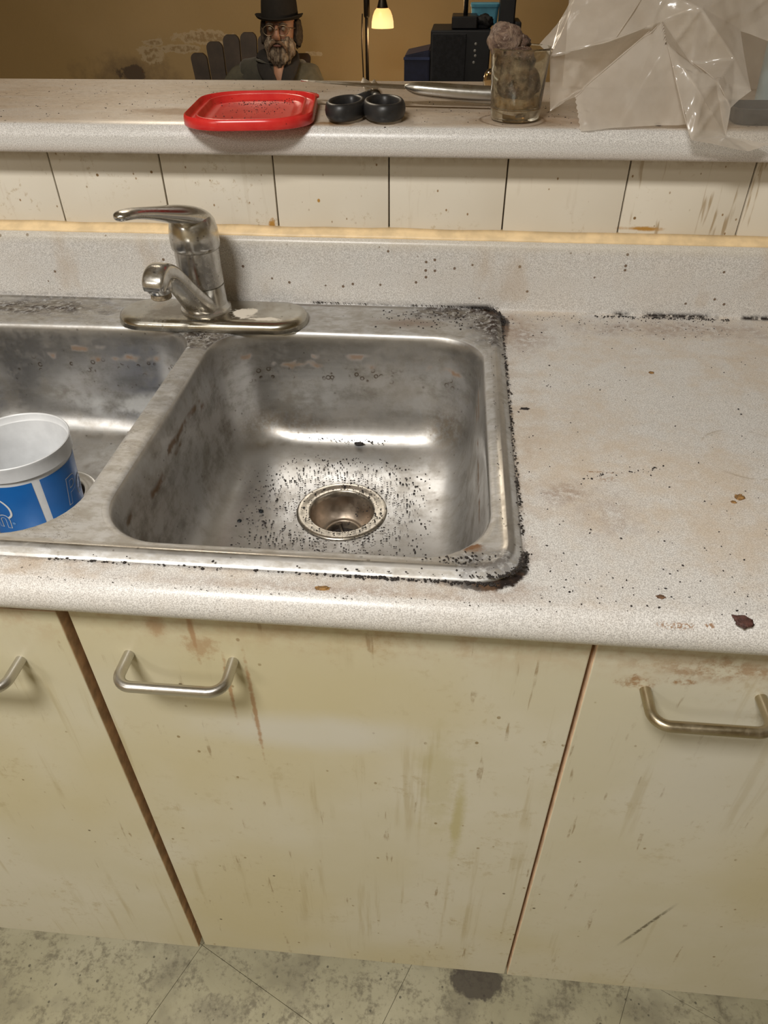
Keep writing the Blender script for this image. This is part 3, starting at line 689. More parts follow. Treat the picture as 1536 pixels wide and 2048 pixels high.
# ------------------------------------------------------------------ drinking glasses
def glass_mat(name, tint, dirt):
    m = M(name); nt = m.nt
    m.base(tint); m.set(rough=0.05, trans=1.0, ior=1.45)
    d = nt.nodes.new('ShaderNodeBsdfPrincipled'); d.inputs['Roughness'].default_value = 0.6
    c = m.mix(m.noise(70, 4).sm(0.35, 0.65), (0.33, 0.21, 0.10), (0.40, 0.31, 0.18)); nt.links.new(c, d.inputs['Base Color'])
    ms = nt.nodes.new('ShaderNodeMixShader'); f = ((m.noise(38, 5, 0.7) * 0.6 + m.noise(170, 3) * 0.4).sm(0.38, 0.70) * dirt).clamp()
    nt.links.new(f.s, ms.inputs[0]); nt.links.new(m.b.outputs[0], ms.inputs[1]); nt.links.new(d.outputs[0], ms.inputs[2]); nt.links.new(ms.outputs[0], m.out.inputs[0])
    return m.m
gc = (0.3905, 0.6080)
gl = thing('drinking_glass', 'dirty straight-sided drinking glass stuffed with brown rotting matter, standing beside the plastic bag', 'glass', (gc[0], gc[1], 1.1400))
bm = bmesh.new()
lathe(bm, [(0.0005, 1.1403), (0.0262, 1.1403), (0.0285, 1.1412), (0.0292, 1.1430), (0.0298, 1.152), (0.0344, 1.2120), (0.0348, 1.2136), (0.0342, 1.2145), (0.0334, 1.2138), (0.0328, 1.2120), (0.0284, 1.1560), (0.0272, 1.1535), (0.0240, 1.1522), (0.0005, 1.1520)], gc, 64)
bmesh.ops.remove_doubles(bm, verts=bm.verts, dist=1e-5)
link('tumbler', bm, glass_mat('grimy_glass', (0.93, 0.92, 0.82), 0.40), parent=gl)
m = M('rotting_brown_matter'); f1 = m.noise(120, 6, 0.75); f2 = m.noise(420, 3)
c = m.mix(f1.sm(0.35, 0.66), (0.03, 0.015, 0.010), (0.17, 0.095, 0.060)); c = m.mix(f2.sm(0.60, 0.70) * 0.8, c, (0.55, 0.46, 0.37))
m.base(c); m.set(rough=0.55); m.bump(f1 * 0.7 + f2 * 0.3, 0.9, 0.004); MAT['rot'] = m.m
def lump(cx, cy, cz, r, sx=1, sy=1, sz_=1, seed=0, amp=0.28, sub=4):
    bm = bmesh.new(); bmesh.ops.create_icosphere(bm, subdivisions=sub, radius=1.0)
    for v in bm.verts:
        d = v.co.normalized(); k_ = 1 + amp * (mnoise.fractal(d * 1.6 + Vector((seed, 0, 0)), 1.0, 2.0, 4) + 0.25 * mnoise.noise(d * 9 + Vector((seed, 3, 0))))
        v.co = Vector((d.x * sx, d.y * sy, d.z * sz_)) * (r * k_) + Vector((cx, cy, cz))
    return bm
bm = lump(gc[0] + 0.001, gc[1], 1.1760, 0.0245, 1.02, 1.0, 0.92, 2, 0.12)
link('rotten_lump', bm, MAT['rot'], parent=gl)
bm = lump(gc[0] - 0.005, gc[1] - 0.002, 1.200, 0.0225, 1.0, 1.0, 0.80, 5, 0.14)
link('rotten_lump', bm, MAT['rot'], parent=gl)
m = M('wrinkled_brown_skin'); f1 = m.noise(90, 6, 0.75, dist=1.0); f2 = m.noise(300, 3)
c = m.mix(f1.sm(0.38, 0.62), (0.11, 0.06, 0.042), (0.32, 0.22, 0.155)); c = m.mix(f2.sm(0.60, 0.70) * 0.6, c, (0.50, 0.40, 0.32)); m.base(c); m.set(rough=0.5); m.bump(f1, 1.0, 0.004)
bm = lump(gc[0] - 0.0195, gc[1] - 0.001, 1.2215, 0.0185, 1.08, 1.0, 0.92, 9, 0.16)
link('shrivelled_top_lump', bm, m.m, parent=gl)
bm = lump(gc[0] - 0.001, gc[1], 1.2160, 0.0105, 1.0, 1.0, 1.0, 14, 0.45)
link('rotten_lump', bm, MAT['rot'], parent=gl)
bm = bmesh.new(); lathe(bm, [(0.0001, 1.1526), (0.0265, 1.1526), (0.0274, 1.1570), (0.0279, 1.1610), (0.0150, 1.1640), (0.0001, 1.1660)], gc, 40)
link('brown_residue', bm, plain('amber_residue', (0.34, 0.20, 0.07), 0.4, 0.35, 90, bump=0.5), parent=gl)

g2 = thing('small_glass', 'small clear amber-tinted glass mostly hidden behind the dirty glass of rotting matter', 'glass', (0.378, 0.790, 1.1400))
bm = bmesh.new()
lathe(bm, [(0.0005, 1.1403), (0.0200, 1.1403), (0.0222, 1.1425), (0.0236, 1.1560), (0.0215, 1.1660), (0.0180, 1.1700), (0.0165, 1.1695), (0.0200, 1.1650), (0.0218, 1.1560), (0.0205, 1.1450), (0.0180, 1.1435), (0.0005, 1.1435)], (0.378, 0.790), 48)
bmesh.ops.remove_doubles(bm, verts=bm.verts, dist=1e-5)
link('glass_wall', bm, glass_mat('amber_glass', (0.95, 0.82, 0.60), 0.15), parent=g2)

# ------------------------------------------------------------------ plastic bag
BV = {0: (0.4569, 0.6800, 1.2686), 1: (0.4348, 0.6600, 1.2385), 2: (0.4128, 0.6400, 1.2155), 3: (0.4233, 0.6000, 1.2062), 4: (0.4333, 0.6200, 1.1473), 5: (0.4403, 0.6000, 1.1595), 6: (0.4557, 0.5850, 1.1696), 7: (0.4637, 0.5600, 1.1368), 8: (0.5057, 0.5600, 1.1409), 9: (0.5860, 0.5700, 1.1435), 10: (0.5460, 0.6200, 1.2389), 11: (0.5499, 0.6000, 1.2208), 12: (0.5293, 0.6400, 1.2699), 13: (0.4934, 0.6000, 1.2226), 14: (0.5104, 0.6400, 1.1982), 15: (0.5827, 0.5350, 1.1346), 17: (0.5901, 0.5500, 1.1722), 18: (0.6470, 0.5300, 1.1242), 19: (0.6728, 0.5400, 1.1296), 21: (0.6281, 0.5600, 1.1334), 23: (0.5809, 0.6600, 1.2690), 24: (0.5836, 0.6200, 1.2526), 25: (0.6399, 0.6400, 1.2280), 26: (0.6445, 0.6600, 1.2688), 27: (0.7287, 0.6800, 1.2678), 28: (0.7306, 0.6200, 1.2012), 29: (0.6470, 0.5750, 1.1772), 30: (0.6254, 0.5600, 1.1621), 31: (0.7254, 0.5480, 1.1417), 32: (0.6302, 0.6000, 1.2030), 33: (0.5887, 0.6300, 1.1996), 34: (0.6047, 0.5700, 1.1873), 35: (0.4849, 0.7000, 1.3492), 37: (0.5382, 0.6800, 1.3602), 38: (0.5921, 0.7000, 1.3565), 39: (0.6415, 0.6900, 1.3596), 40: (0.7254, 0.7200, 1.3476)}
BT = [(35,36,1,0),(0,1,3),(1,2,3),(0,3,13),(0,13,12),(13,10,12),(3,4,14),(3,14,13),(4,5,14),(5,6,14),(14,10,13),(6,10,14),
      (11,15,17),(15,21,17),(15,18,21),(18,19,21),(19,31,21),(17,21,34),(11,17,34),(11,34,33),(10,11,33),(10,33,24),(10,24,12),(12,24,23),(23,24,26),(24,25,26),
      (24,33,32),(24,32,25),(33,34,32),(32,34,30),(32,30,29),(34,21,30),(30,21,31),(29,30,31),(25,32,29),(25,29,28),(28,29,31),(25,28,27),(25,27,26),
      (35,0,12),(35,12,37),(37,12,23),(37,23,38),(38,23,26),(38,26,39),(39,26,27),(39,27,40)]
BT = [t for t in BT if len(t) == 3]
BF = [(6,7,8),(6,8,10),(8,9,11),(8,11,10)]
def film_mat(name='clear_plastic_film', clear=0.34):
    m = M(name); nt = m.nt
    n1 = m.noise(22, 4, 0.6, st=(1, 1, 0.7)); 
    m.base(m.mix(n1.sm(0.3, 0.7), (0.68, 0.61, 0.525), (0.82, 0.76, 0.68)))
    m.set(rough=0.16, spec=0.75, coat=0.5, coat_rough=0.08)
    m.bump(m.noise(28, 3, 0.5, st=(1, 1, 1)) + m.noise(9, 2, add=(3, 3, 1)), 0.45, 0.004)
    tl = nt.nodes.new('ShaderNodeBsdfTranslucent'); tl.inputs[0].default_value = (0.80, 0.74, 0.66, 1)
    tr = nt.nodes.new('ShaderNodeBsdfTransparent'); tr.inputs[0].default_value = (0.95, 0.93, 0.90, 1)
    a = nt.nodes.new('ShaderNodeMixShader'); a.inputs[0].default_value = 0.34
    nt.links.new(m.b.outputs[0], a.inputs[1]); nt.links.new(tl.outputs[0], a.inputs[2])
    b = nt.nodes.new('ShaderNodeMixShader'); b.inputs[0].default_value = clear
    nt.links.new(a.outputs[0], b.inputs[1]); nt.links.new(tr.outputs[0], b.inputs[2]); nt.links.new(b.outputs[0], m.out.inputs[0])
    return m.m
MAT['film'] = film_mat(); MAT['film_single'] = film_mat('single_layer_film', 0.80)
SINGLE = {(19,31,21), (30,21,31), (29,30,31), (28,29,31), (25,29,28)}
bag = thing('plastic_bag', 'large crumpled translucent plastic bag slumped on the right end of the ledge', 'bag', (0.62, 0.62, 1.140))
def sheet(name, tris, verts, amp, cuts=15, extra=None, mat=None):
    bm = bmesh.new(); vv = {}
    for t in tris:
        for i in t:
            if i not in vv: vv[i] = bm.verts.new(verts[i])
        try: bm.faces.new([vv[i] for i in t])
        except ValueError: pass
    bmesh.ops.subdivide_edges(bm, edges=bm.edges[:], cuts=cuts, use_grid_fill=True)
    for v in bm.verts:
        p = v.co
        d = amp * (mnoise.noise(p * 16) + 0.55 * mnoise.noise(Vector((p.x * 60 + p.z * 30, p.y * 20, p.z * 22))) + 0.22 * mnoise.noise(p * 95))
        q1 = 1 - abs(mnoise.noise(Vector((p.x * 11 + p.z * 7 + 3, p.y * 4, p.z * 9 - p.x * 6)))) * 2.2; q2 = 1 - abs(mnoise.noise(Vector((p.x * 26 - p.z * 12, p.y * 9, p.z * 12 + 5)))) * 2.2
        d -= amp * (1.5 * max(0, q1) ** 3 + 0.7 * max(0, q2) ** 3)
        v.co.y += d; v.co.z = max(v.co.z + d * 0.3, 1.1412) if v.co.y > 0.57 else v.co.z
    if extra: extra(bm)
    return link(name, bm, mat or MAT['film'], parent=bag)
sheet('bag_front_panel', [t for t in BT if t not in SINGLE], BV, 0.0045)
sheet('bag_clear_side', sorted(SINGLE), BV, 0.0045, mat=MAT['film_single'])
def teeth(bm):
    for e in [v for v in bm.verts if v.is_boundary]:
        e.co.x += 0.0009 * math.sin(e.co.z * 2600)
sheet('bag_torn_flap', BF, BV, 0.0024, 19, teeth)
def crease(path, r0=0.0007):
    P = smooth_path([BV[i] if isinstance(i, int) else i for i in path], 10) if len(path) > 2 else [tuple(Vector(BV[path[0]]).lerp(Vector(BV[path[1]]), t / 12)) for t in range(13)]
    P = [(p[0], p[1] - 0.0012 + 0.0010 * mnoise.noise(Vector(p) * 40), p[2] + 0.0008 * mnoise.noise(Vector(p) * 55)) for p in P]; n_ = len(P)
    ws = [r0 * (0.25 + math.sin(PI * i / (n_ - 1))) for i in range(n_)]
    bm = bmesh.new(); loft(bm, P, ws, [q * 1.3 for q in ws], up=(0, 1, 0), n=10); link('fold_crease', bm, MAT['film'], parent=bag)
for pth in ([3, 13, 10], [6, 10], [11, 17], [11, 15], [34, 21], [10, 24], [24, 25], [17, 21], [33, 34, 30], [13, 12]): crease(pth)
# back panel
bk = {0: (0.47, 0.83, 1.143), 1: (0.60, 0.86, 1.1425), 2: (0.78, 0.85, 1.1425), 3: (0.46, 0.82, 1.30), 4: (0.62, 0.80, 1.31), 5: (0.80, 0.83, 1.33), 6: (0.50, 0.75, 1.42), 7: (0.64, 0.73, 1.43), 8: (0.79, 0.76, 1.41),
      9: (0.92, 0.78, 1.1425), 10: (0.93, 0.78, 1.32), 11: (0.90, 0.72, 1.40)}
sheet('bag_back_panel', [(0, 1, 4), (0, 4, 3), (1, 2, 4), (2, 5, 4), (3, 4, 7), (3, 7, 6), (4, 5, 8), (4, 8, 7), (2, 9, 5), (9, 10, 5), (5, 10, 11), (5, 11, 8)], bk, 0.008)
# things inside the bag
tubm = plain('pale_blue_plastic', (0.42, 0.56, 0.62), 0.35)
bm = bmesh.new(); lathe(bm, [(0.040, 1.1418), (0.043, 1.1425), (0.046, 1.148), (0.050, 1.222), (0.0525, 1.224), (0.0525, 1.232), (0.050, 1.234), (0.0001, 1.234)], (0.742, 0.685), 48, cap0=True)
tag(link('food_tub', bm, tubm, loc=(0.742, 0.685, 1.14), angle=40), 'pale blue round tub seen dimly through the plastic bag near its right side', 'tub')
bm = bmesh.new()
skin_rings(bm, [[(x, y, z) for x, y in rrect(0.640 + d, 0.765 - d, 0.578 + d, 0.640 - d, 0.012)] for d, z in ((0.006, 1.1415), (0.004, 1.143), (0, 1.156), (-0.002, 1.1575), (0.001, 1.158), (0.004, 1.150))], cap0=True, cap1=True)
tag(link('food_tray', bm, MAT['black'], loc=(0.70, 0.60, 1.14), angle=40), 'black plastic tray inside the bag low on the ledge at the far right', 'tray')

# ------------------------------------------------------------------ tub in the left bowl
tx, ty, tr_, tzb, tzt = -0.1630, 0.2620, 0.0600, 0.7552, 0.8705
tb = thing('ice_cream_tub', 'white plastic food tub with a blue printed label, standing in the left bowl', 'tub', (tx, ty, tzb))
def tr_at(z): return 0.0500 + (z - tzb) / (tzt - tzb) * 0.0080
MAT['tub'] = plain('white_tub_plastic', (0.72, 0.73, 0.74), 0.4, 0.05, 60)
bm = bmesh.new()
lathe(bm, [(0.0001, tzb), (0.047, tzb), (0.0500, tzb + .002), (tr_at(0.850), 0.850), (tr_at(.8515), .8515), (0.0592, .8525), (0.0596, .8660), (0.0603, .8680), (0.0605, tzt), (0.0596, tzt + .0008), (0.0585, tzt - .0004), (0.0578, .8640), (0.0565, .8625), (0.0560, .855), (0.0475, tzb + .005), (0.0440, tzb + .002), (0.0001, tzb + .002)], (tx, ty), 96)
bmesh.ops.remove_doubles(bm, verts=bm.verts, dist=1e-5)
link('tub_body', bm, MAT['tub'], parent=tb, angle=35)
def cyl(u, z, lift): r = tr_at(z) + lift; return (tx + r * math.cos(u), ty + r * math.sin(u), z)
m = M('blue_label_print'); n = m.noise(12, 3)
m.base(m.mix(n.sm(0.3, 0.7), (0.008, 0.12, 0.42), (0.012, 0.16, 0.52))); m.set(rough=0.35)
blue = m.m; white = plain('white_label_print', (0.70, 0.71, 0.72), 0.4, 0.03)
D = math.radians
BANDC = [D(-137.5), D(-47.5), D(42.5), D(132.5)]          # centre angles of the white upright stripes
bw = D(4.4)
segs = []
for k in range(len(BANDC)): segs.append((BANDC[k] + bw, BANDC[(k + 1) % len(BANDC)] - bw + (2 * PI if k == len(BANDC) - 1 else 0)))
for a0, a1 in segs:
    bm = bmesh.new(); n_ = 28
    skin_rings(bm, [[cyl(a0 + (a1 - a0) * i / n_, z, 0.0003) for i in range(n_ + 1)] for z in (0.7600, 0.7700, 0.80, 0.83, 0.8455)], close=False)
    link('label_panel', bm, blue, parent=tb, recalc=False)
def text_mesh(txt, size, offset, shear=0.0):
    cu = bpy.data.curves.new('lettering', 'FONT'); cu.body = txt; cu.size = size; cu.offset = offset; cu.shear = shear; cu.resolution_u = 3
    o = bpy.data.objects.new('lettering', cu); C.objects.link(o)
    dg = bpy.context.evaluated_depsgraph_get(); me = bpy.data.meshes.new_from_object(o.evaluated_get(dg))
    bpy.data.objects.remove(o); bm = bmesh.new(); bm.from_mesh(me); bpy.data.meshes.remove(me); return bm
def wrap_text(txt, size, u0, z0, sx=1.0):
    for nm, off_, mt, lift in (('lettering_outline', 0.0011, white, 0.0006), ('lettering', 0.0002, blue, 0.0009)):
        bm = text_mesh(txt, size, off_, 0.15)
        bmesh.ops.subdivide_edges(bm, edges=[e for e in bm.edges if e.calc_length() > 0.004], cuts=2)
        for v in bm.verts:
            x, y = v.co.x * sx, v.co.y
            v.co = Vector(cyl(u0 + x / 0.055, z0 + y, lift))
        link(nm, bm, mt, parent=tb, recalc=False)
wrap_text('Po', 0.050, D(-19), 0.7930, 0.8)
wrap_text('n', 0.040, D(-113), 0.7850)
bm = bmesh.new(); pts = []
sp_ = smooth_path([(D(-118), 0.8270), (D(-104), 0.8300), (D(-93), 0.8260), (D(-86.5), 0.8160), (D(-87), 0.8050), (D(-94), 0.7990)], 5)
for i, (u_, z_) in enumerate(sp_):      # swoosh above the second word
    t_ = (Vector(sp_[min(i + 1, len(sp_) - 1)]) - Vector(sp_[max(i - 1, 0)])); t_.x *= 0.054; t_.normalize()
    pts.append((u_, z_, -t_.y * 0.0012 / 0.054, t_.x * 0.0012))
skin_rings(bm, [[cyl(u + a_, z + b_, 0.0008), cyl(u - a_, z - b_, 0.0008)] for u, z, a_, b_ in pts], close=False)
link('label_swoosh', bm, white, parent=tb, recalc=False)
bm = bmesh.new(); skin_rings(bm, [[cyl(D(-88.5) + 0.035 * r_ * math.cos(a), 0.792 + 0.0019 * r_ * math.sin(a), 0.0008) for a in [2 * PI * k / 12 for k in range(12)]] for r_ in (1, 0.05)]); link('label_dot', bm, plain('light_blue_print', (0.12, 0.30, 0.62), 0.4), parent=tb, recalc=False)

# ------------------------------------------------------------------ crumbs and scraps
def in_rr(x, y, B, d=0): return B[0] + d < x < B[1] - d and B[2] + d < y < B[3] - d
def crumb_into(bm, x, y, z, r):
    vs_ = bmesh.ops.create_icosphere(bm, subdivisions=1, radius=r)['verts']
    sx, sy, szz = random.uniform(.6, 1.5), random.uniform(.6, 1.5), random.uniform(.4, .9); a = random.uniform(0, PI)
    for v in vs_:
        c_ = v.co; c_ = Vector((c_.x * sx, c_.y * sy, c_.z * szz)) * random.uniform(.75, 1.2)
        v.co = Vector((x + c_.x * math.cos(a) - c_.y * math.sin(a), y + c_.x * math.sin(a) + c_.y * math.cos(a), z + c_.z + r * 0.3))
def stuff(name, pts, mat, label, cat, parent=None):
    bm = bmesh.new()
    for p in pts: crumb_into(bm, *p)
    o = link(name, bm, mat, parent=parent, smooth=False, recalc=False, loc=(0, 0, 0) if parent else tuple(pts[0][:3]))
    return tag(o, label, cat, kind='stuff')
def rr(): return random.choice((0.0005, 0.0006, 0.0008, 0.0009, 0.0012))
pts = []; c = DC['r']
for _ in range(1700):
    a = random.uniform(0, 2 * PI); d = 0.058 + abs(random.gauss(0, 0.055)); x, y = c[0] + d * math.cos(a), c[1] + d * math.sin(a)
    if random.random() < 0.35: x -= 0.04
    if in_rr(x, y, RB, 0.052): pts.append((x, y, 0.7538, rr()))
for _ in range(160):
    a = random.uniform(0, 2 * PI); d = random.uniform(0.042, 0.057); pts.append((c[0] + d * math.cos(a), c[1] + d * math.sin(a), 0.7535, rr()))
for _ in range(60): pts.append((random.gauss(0.19, 0.03), random.gauss(0.452, 0.003), 0.7665, rr()))
pts = [p for p in pts if p[1] < 0.458]
stuff('sink_crumbs', pts, MAT['crumb'], 'black crumbs scattered over the floor of the right bowl around the drain', 'crumbs')
pts = []
def edge_pts(n, fx_, spread): 
    for _ in range(n):
        x, y = fx_(random.random()); pts.append((x + random.gauss(0, spread), y + random.gauss(0, spread), 0.9108, rr()))
edge_pts(330, lambda t: (0.3945, 0.09 + t * 0.44), 0.0013)
edge_pts(260, lambda t: (0.356 + 0.040 * math.cos(t * PI / 2), 0.532 + 0.038 * math.sin(t * PI / 2)), 0.0020)
edge_pts(240, lambda t: (0.355 + 0.041 * math.cos(-t * PI / 2), 0.072 - 0.040 * math.sin(t * PI / 2)), 0.0018)
edge_pts(160, lambda t: (0.25 + t * 0.11, 0.0325), 0.0012)
edge_pts(110, lambda t: (0.26 + t * 0.13, 0.5700), 0.0012)
edge_pts(70, lambda t: (0.13 + t * 0.08, 0.5700), 0.0010)
edge_pts(100, lambda t: (0.0 + t * 0.35, 0.0325), 0.0008)
pts2 = [(x, y, (0.9108 if (x > 0.394 or y < 0.034 or y > 0.57) else 0.9165), r) for x, y, z, r in pts if y < 0.5725]
stuff('rim_grime', pts2, MAT['crumb'], 'black crusty grime packed along the edge of the sink rim', 'grime')
pts = []
for _ in range(420):
    x = random.uniform(0.40, 0.70); y = random.choice((random.uniform(0.012, 0.56), abs(random.gauss(0, 0.05)) + 0.012, 0.568 - abs(random.gauss(0, 0.03))))
    if 0.012 < y < 0.569: pts.append((x, y, 0.9100, random.choice((0.0004, 0.0005, 0.0007, 0.0009))))
for _ in range(30): t = random.random(); pts.append((0.452 + 0.10 * t, 0.183 + 0.03 * t + random.gauss(0, .002), 0.91, rr()))
for _ in range(160): pts.append((random.uniform(0.52, 0.70), 0.567 - abs(random.gauss(0, 0.003)), 0.9105, rr()))
for _ in range(120): pts.append((random.uniform(0.0, 0.42), random.uniform(0.008, 0.03), 0.9090, 0.0005))
stuff('counter_crumbs', pts, MAT['crumb'], 'black specks and crumbs scattered over the countertop right of the sink', 'crumbs')
pts = []
for _ in range(170):
    x = random.gauss(0.31, 0.05); y = random.gauss(0.535, 0.018)
    if 0.22 < x < 0.375 and 0.495 < y < 0.557: pts.append((x, y, ZD + .0002, rr()))
for _ in range(90):
    x = random.gauss(0.345, 0.02); y = random.gauss(0.052, 0.006)
    if y > 0.038 and x < 0.375 and not (y > 0.057 and x < 0.345): pts.append((x, y, 0.9155, rr()))
for _ in range(80):
    x = random.gauss(0.03, 0.03); y = random.uniform(0.487, 0.4945) if x > 0.06 else random.uniform(0.44, 0.462)
    if x < 0.135 and not in_rr(x, y, RB) and not in_rr(x, y, LB) : pts.append((x, y, ZD + .0002, rr()))
pts = [p for p in pts if not (-0.12 < p[0] < 0.14 and 0.462 < p[1])]
for _ in range(60): pts.append((random.uniform(0.376, 0.385), random.uniform(0.06, 0.5), 0.9155, 0.0005))
stuff('deck_crumbs', pts, MAT['crumb'], 'black crumbs caught on the flat steel rim around the right bowl', 'crumbs')
pts = []
for _ in range(170):
    t = random.random(); a = LR
    u, v_ = random.gauss(0.01, 0.03), random.choice((random.gauss(0.055, 0.012), random.gauss(0.0, 0.03)))
    if abs(u) < 0.055 and abs(v_) < 0.072: pts.append((0.0555 + u * math.cos(a) - v_ * math.sin(a), 0.627 + u * math.sin(a) + v_ * math.cos(a), 1.1434, random.choice((0.0004, .0006, .0008))))
stuff('lid_crumbs', pts, MAT['crumb'], 'dark crumbs lying in the tray of the red lid', 'crumbs')
pts = []
for _ in range(260):
    x, y = random.uniform(-0.3, 0.46), random.uniform(0.575, 0.88)
    if not (-0.05 < x < 0.15 and y < 0.74): pts.append((x, y, 1.1396, random.choice((0.0004, .0005, .0008))))
for _ in range(60): pts.append((random.gauss(0.40, 0.03), random.gauss(0.64, 0.02), 1.1396, .0005))
pts = [p for p in pts if math.hypot(p[0] - gc[0], p[1] - gc[1]) > 0.031 and p[2] > 0]
stuff('ledge_crumbs', pts, MAT['crumb'], 'tiny dark crumbs strewn over the brown-stained ledge top', 'crumbs')

def scrap(name, x, y, z, r, sx, sy, sz_, seed, mat, label, cat='scrap'):
    bm = lump(x, y, z, r, sx, sy, sz_, seed, 0.5, 3)
    for v in bm.verts: v.co.z = max(v.co.z, z - 0.0004)
    bmesh.ops.translate(bm, verts=bm.verts, vec=(0, 0, 0.0004))
    return tag(link(name, bm, mat, loc=(x, y, z)), label, cat)
dred = plain('dried_dark_red_food', (0.085, 0.035, 0.028), 0.5, 0.4, 200, bump=0.5)
gold = plain('golden_brown_crumb', (0.30, 0.16, 0.05), 0.6, 0.5, 250, bump=0.5)
scrap('food_splat', 0.5540, 0.0095, 0.9095, 0.0060, 1.25, 1.05, 0.20, 3, dred, 'dark reddish-brown dried food splat near the front edge of the counter', 'splat')
scrap('food_scrap', 0.5965, 0.1660, 0.9100, 0.0036, 1.3, 1.1, 0.35, 6, gold, 'golden-brown crumbly food scrap on the right of the countertop')
scrap('food_scrap', 0.5890, 0.1580, 0.9100, 0.0017, 1.3, 1.1, 0.35, 7, gold, 'tiny golden-brown scrap just left below the bigger golden-brown crumb')
scrap('food_scrap', 0.4975, 0.0300, 0.9100, 0.0022, 1.5, .9, 0.35, 8, MAT['brown_crumb'], 'small dark brown scrap left of the dark red splat on the counter')
scrap('food_scrap', 0.5650, 0.4060, 0.9100, 0.0020, 1.5, 1.4, 0.3, 9, gold, 'lone tan scrap on the clean rear part of the countertop')
scrap('food_scrap', 0.4110, 0.3100, 0.9100, 0.0028, 1.6, .8, 0.3, 10, MAT['crumb'], 'black scrap on the counter just right of the sink rim')
scrap('food_scrap', 0.1300, 0.0465, 0.9150, 0.0030, 1.8, .7, 0.3, 11, MAT['brown_crumb'], 'brown scrap on the front steel rim below the right bowl')
scrap('food_scrap', 0.2330, 0.0180, 0.9096, 0.0034, 1.9, .7, 0.25, 12, gold, 'light brown flake on the counter in front of the sink')
scrap('food_scrap', 0.5560, 0.5820, 1.1398, 0.0030, 1.0, 1.0, 0.8, 13, MAT['brown_crumb'], 'reddish-brown crumb on the ledge below the plastic bag')
wet = plain('wet_black_droplet', (0.01, 0.012, 0.014), 0.05, 0.2)
for (x, y, r, lb) in ((0.1010, 0.300, 0.0032, 'glossy black droplet on the right bowl floor, left of the drain'), (0.0790, 0.279, 0.0028, 'smaller glossy black droplet nearest the left wall of the right bowl')):
    tag(link('dark_droplet', lump(x, y, 0.7545, r, 1, 1, .7, int(x * 1e3), 0.08, 3), wet, loc=(x, y, 0.7545)), lb, 'droplet')
scrap('food_scrap', 0.2080, 0.4470, 0.7640, 0.0042, 1.6, .7, .5, 20, MAT['crumb'], 'wet black scrap at the foot of the right bowl back wall')

# ------------------------------------------------------------------ living room beyond: chair, person, lamp, dark boxes
wood = plain('dark_brown_painted_wood', (0.040, 0.026, 0.018), 0.6, 0.3, 12)
ch = thing('slatted_armchair', 'dark brown wooden armchair with a rounded fan of back slats behind the seated person', 'chair', (-0.70, 3.75, 0.0))
CXc = -0.735
for i in range(7):
    k_ = i - 3; x0 = CXc - 0.02 + k_ * 0.064; xt = CXc - 0.025 + k_ * 0.092; zt_ = 0.957 - 0.0100 * k_ * k_
    bm = bmesh.new(); rings = []
    for t in [j / 9 * 0.94 for j in range(10)] + [0.955, 0.97, 0.985, 0.995, 1.0]:
        z = 0.30 + (zt_ - 0.30) * t; y = 3.72 + 0.16 * t; x = x0 + (xt - x0) * t; hw_ = (0.028 + 0.015 * t) * (1 if t < 0.955 else math.sqrt(max(0.02, 1 - ((t - 0.955) / 0.045) ** 2 * 0.75)))
        rings.append([(x - hw_, y, z), (x + hw_, y, z), (x + hw_, y + 0.02, z), (x - hw_, y + 0.02, z)])
    skin_rings(bm, rings, cap0=True, cap1=True); link('back_slat', bm, wood, parent=ch, smooth=False)
for i in range(6): link('seat_slat', mbox(CXc - 0.27, CXc + 0.25, 3.20 + i * 0.088, 3.275 + i * 0.088, 0.345 - i * 0.014, 0.365 - i * 0.014, bev=0.003), wood, parent=ch, smooth=False)
for s in (-1, 1):
    x = CXc - 0.01 + s * 0.30
    link('armrest', mbox(x - 0.055, x + 0.055, 3.12, 3.84, 0.535, 0.557, bev=0.006), wood, parent=ch, smooth=False)
    link('front_leg', mbox(x - 0.045, x + 0.045, 3.18, 3.205, 0.0, 0.535, bev=0.003), wood, parent=ch, smooth=False)
    bm = bmesh.new(); loft(bm, [(x - s * .03, 3.18, 0.31), (x - s * .03, 3.95, 0.06)], [0.012] * 2, [0.055] * 2, n=4, p=1.2); link('rear_leg', bm, wood, parent=ch, smooth=False)
link('back_rail', mbox(CXc - 0.32, CXc + 0.30, 3.835, 3.86, 0.49, 0.535, bev=0.003), wood, parent=ch, smooth=False)

def skinfig(name, chains, mat, parent, sub=2):
    """one continuous surface: joints joined by edges, a radius at each joint"""
    me = bpy.data.meshes.new(name); vs_ = []; es = []; rad = []; idx = {}
    for chn in chains:
        prev = None
        for (p, r) in chn:
            key = tuple(round(q, 4) for q in p)
            if key not in idx: idx[key] = len(vs_); vs_.append(Vector(p) - parent_loc(parent)); rad.append(r if isinstance(r, tuple) else (r, r))
            if prev is not None and prev != idx[key]: es.append((prev, idx[key]))
            prev = idx[key]
    me.from_pydata(vs_, es, []); o = bpy.data.objects.new(name, me); C.objects.link(o); o.parent = parent
    md = o.modifiers.new('skin', 'SKIN'); md.use_smooth_shade = True
    for i, sv in enumerate(me.skin_vertices[0].data): sv.radius = rad[i]; sv.use_root = (i == 0)
    s2 = o.modifiers.new('sub', 'SUBSURF'); s2.levels = sub; s2.render_levels = sub
    dg = bpy.context.evaluated_depsgraph_get(); me2 = bpy.data.meshes.new_from_object(o.evaluated_get(dg)); o.modifiers.clear(); o.data = me2
    me2.materials.clear(); me2.materials.append(mat); me2.polygons.foreach_set('use_smooth', [True] * len(me2.polygons))
    return o
PXc, PYc = -0.560, 3.66
pe = thing('person', 'seated bearded person in a black brimmed hat, glasses and grey vest, beyond the ledge', 'person', (PXc, 3.45, 0.0))
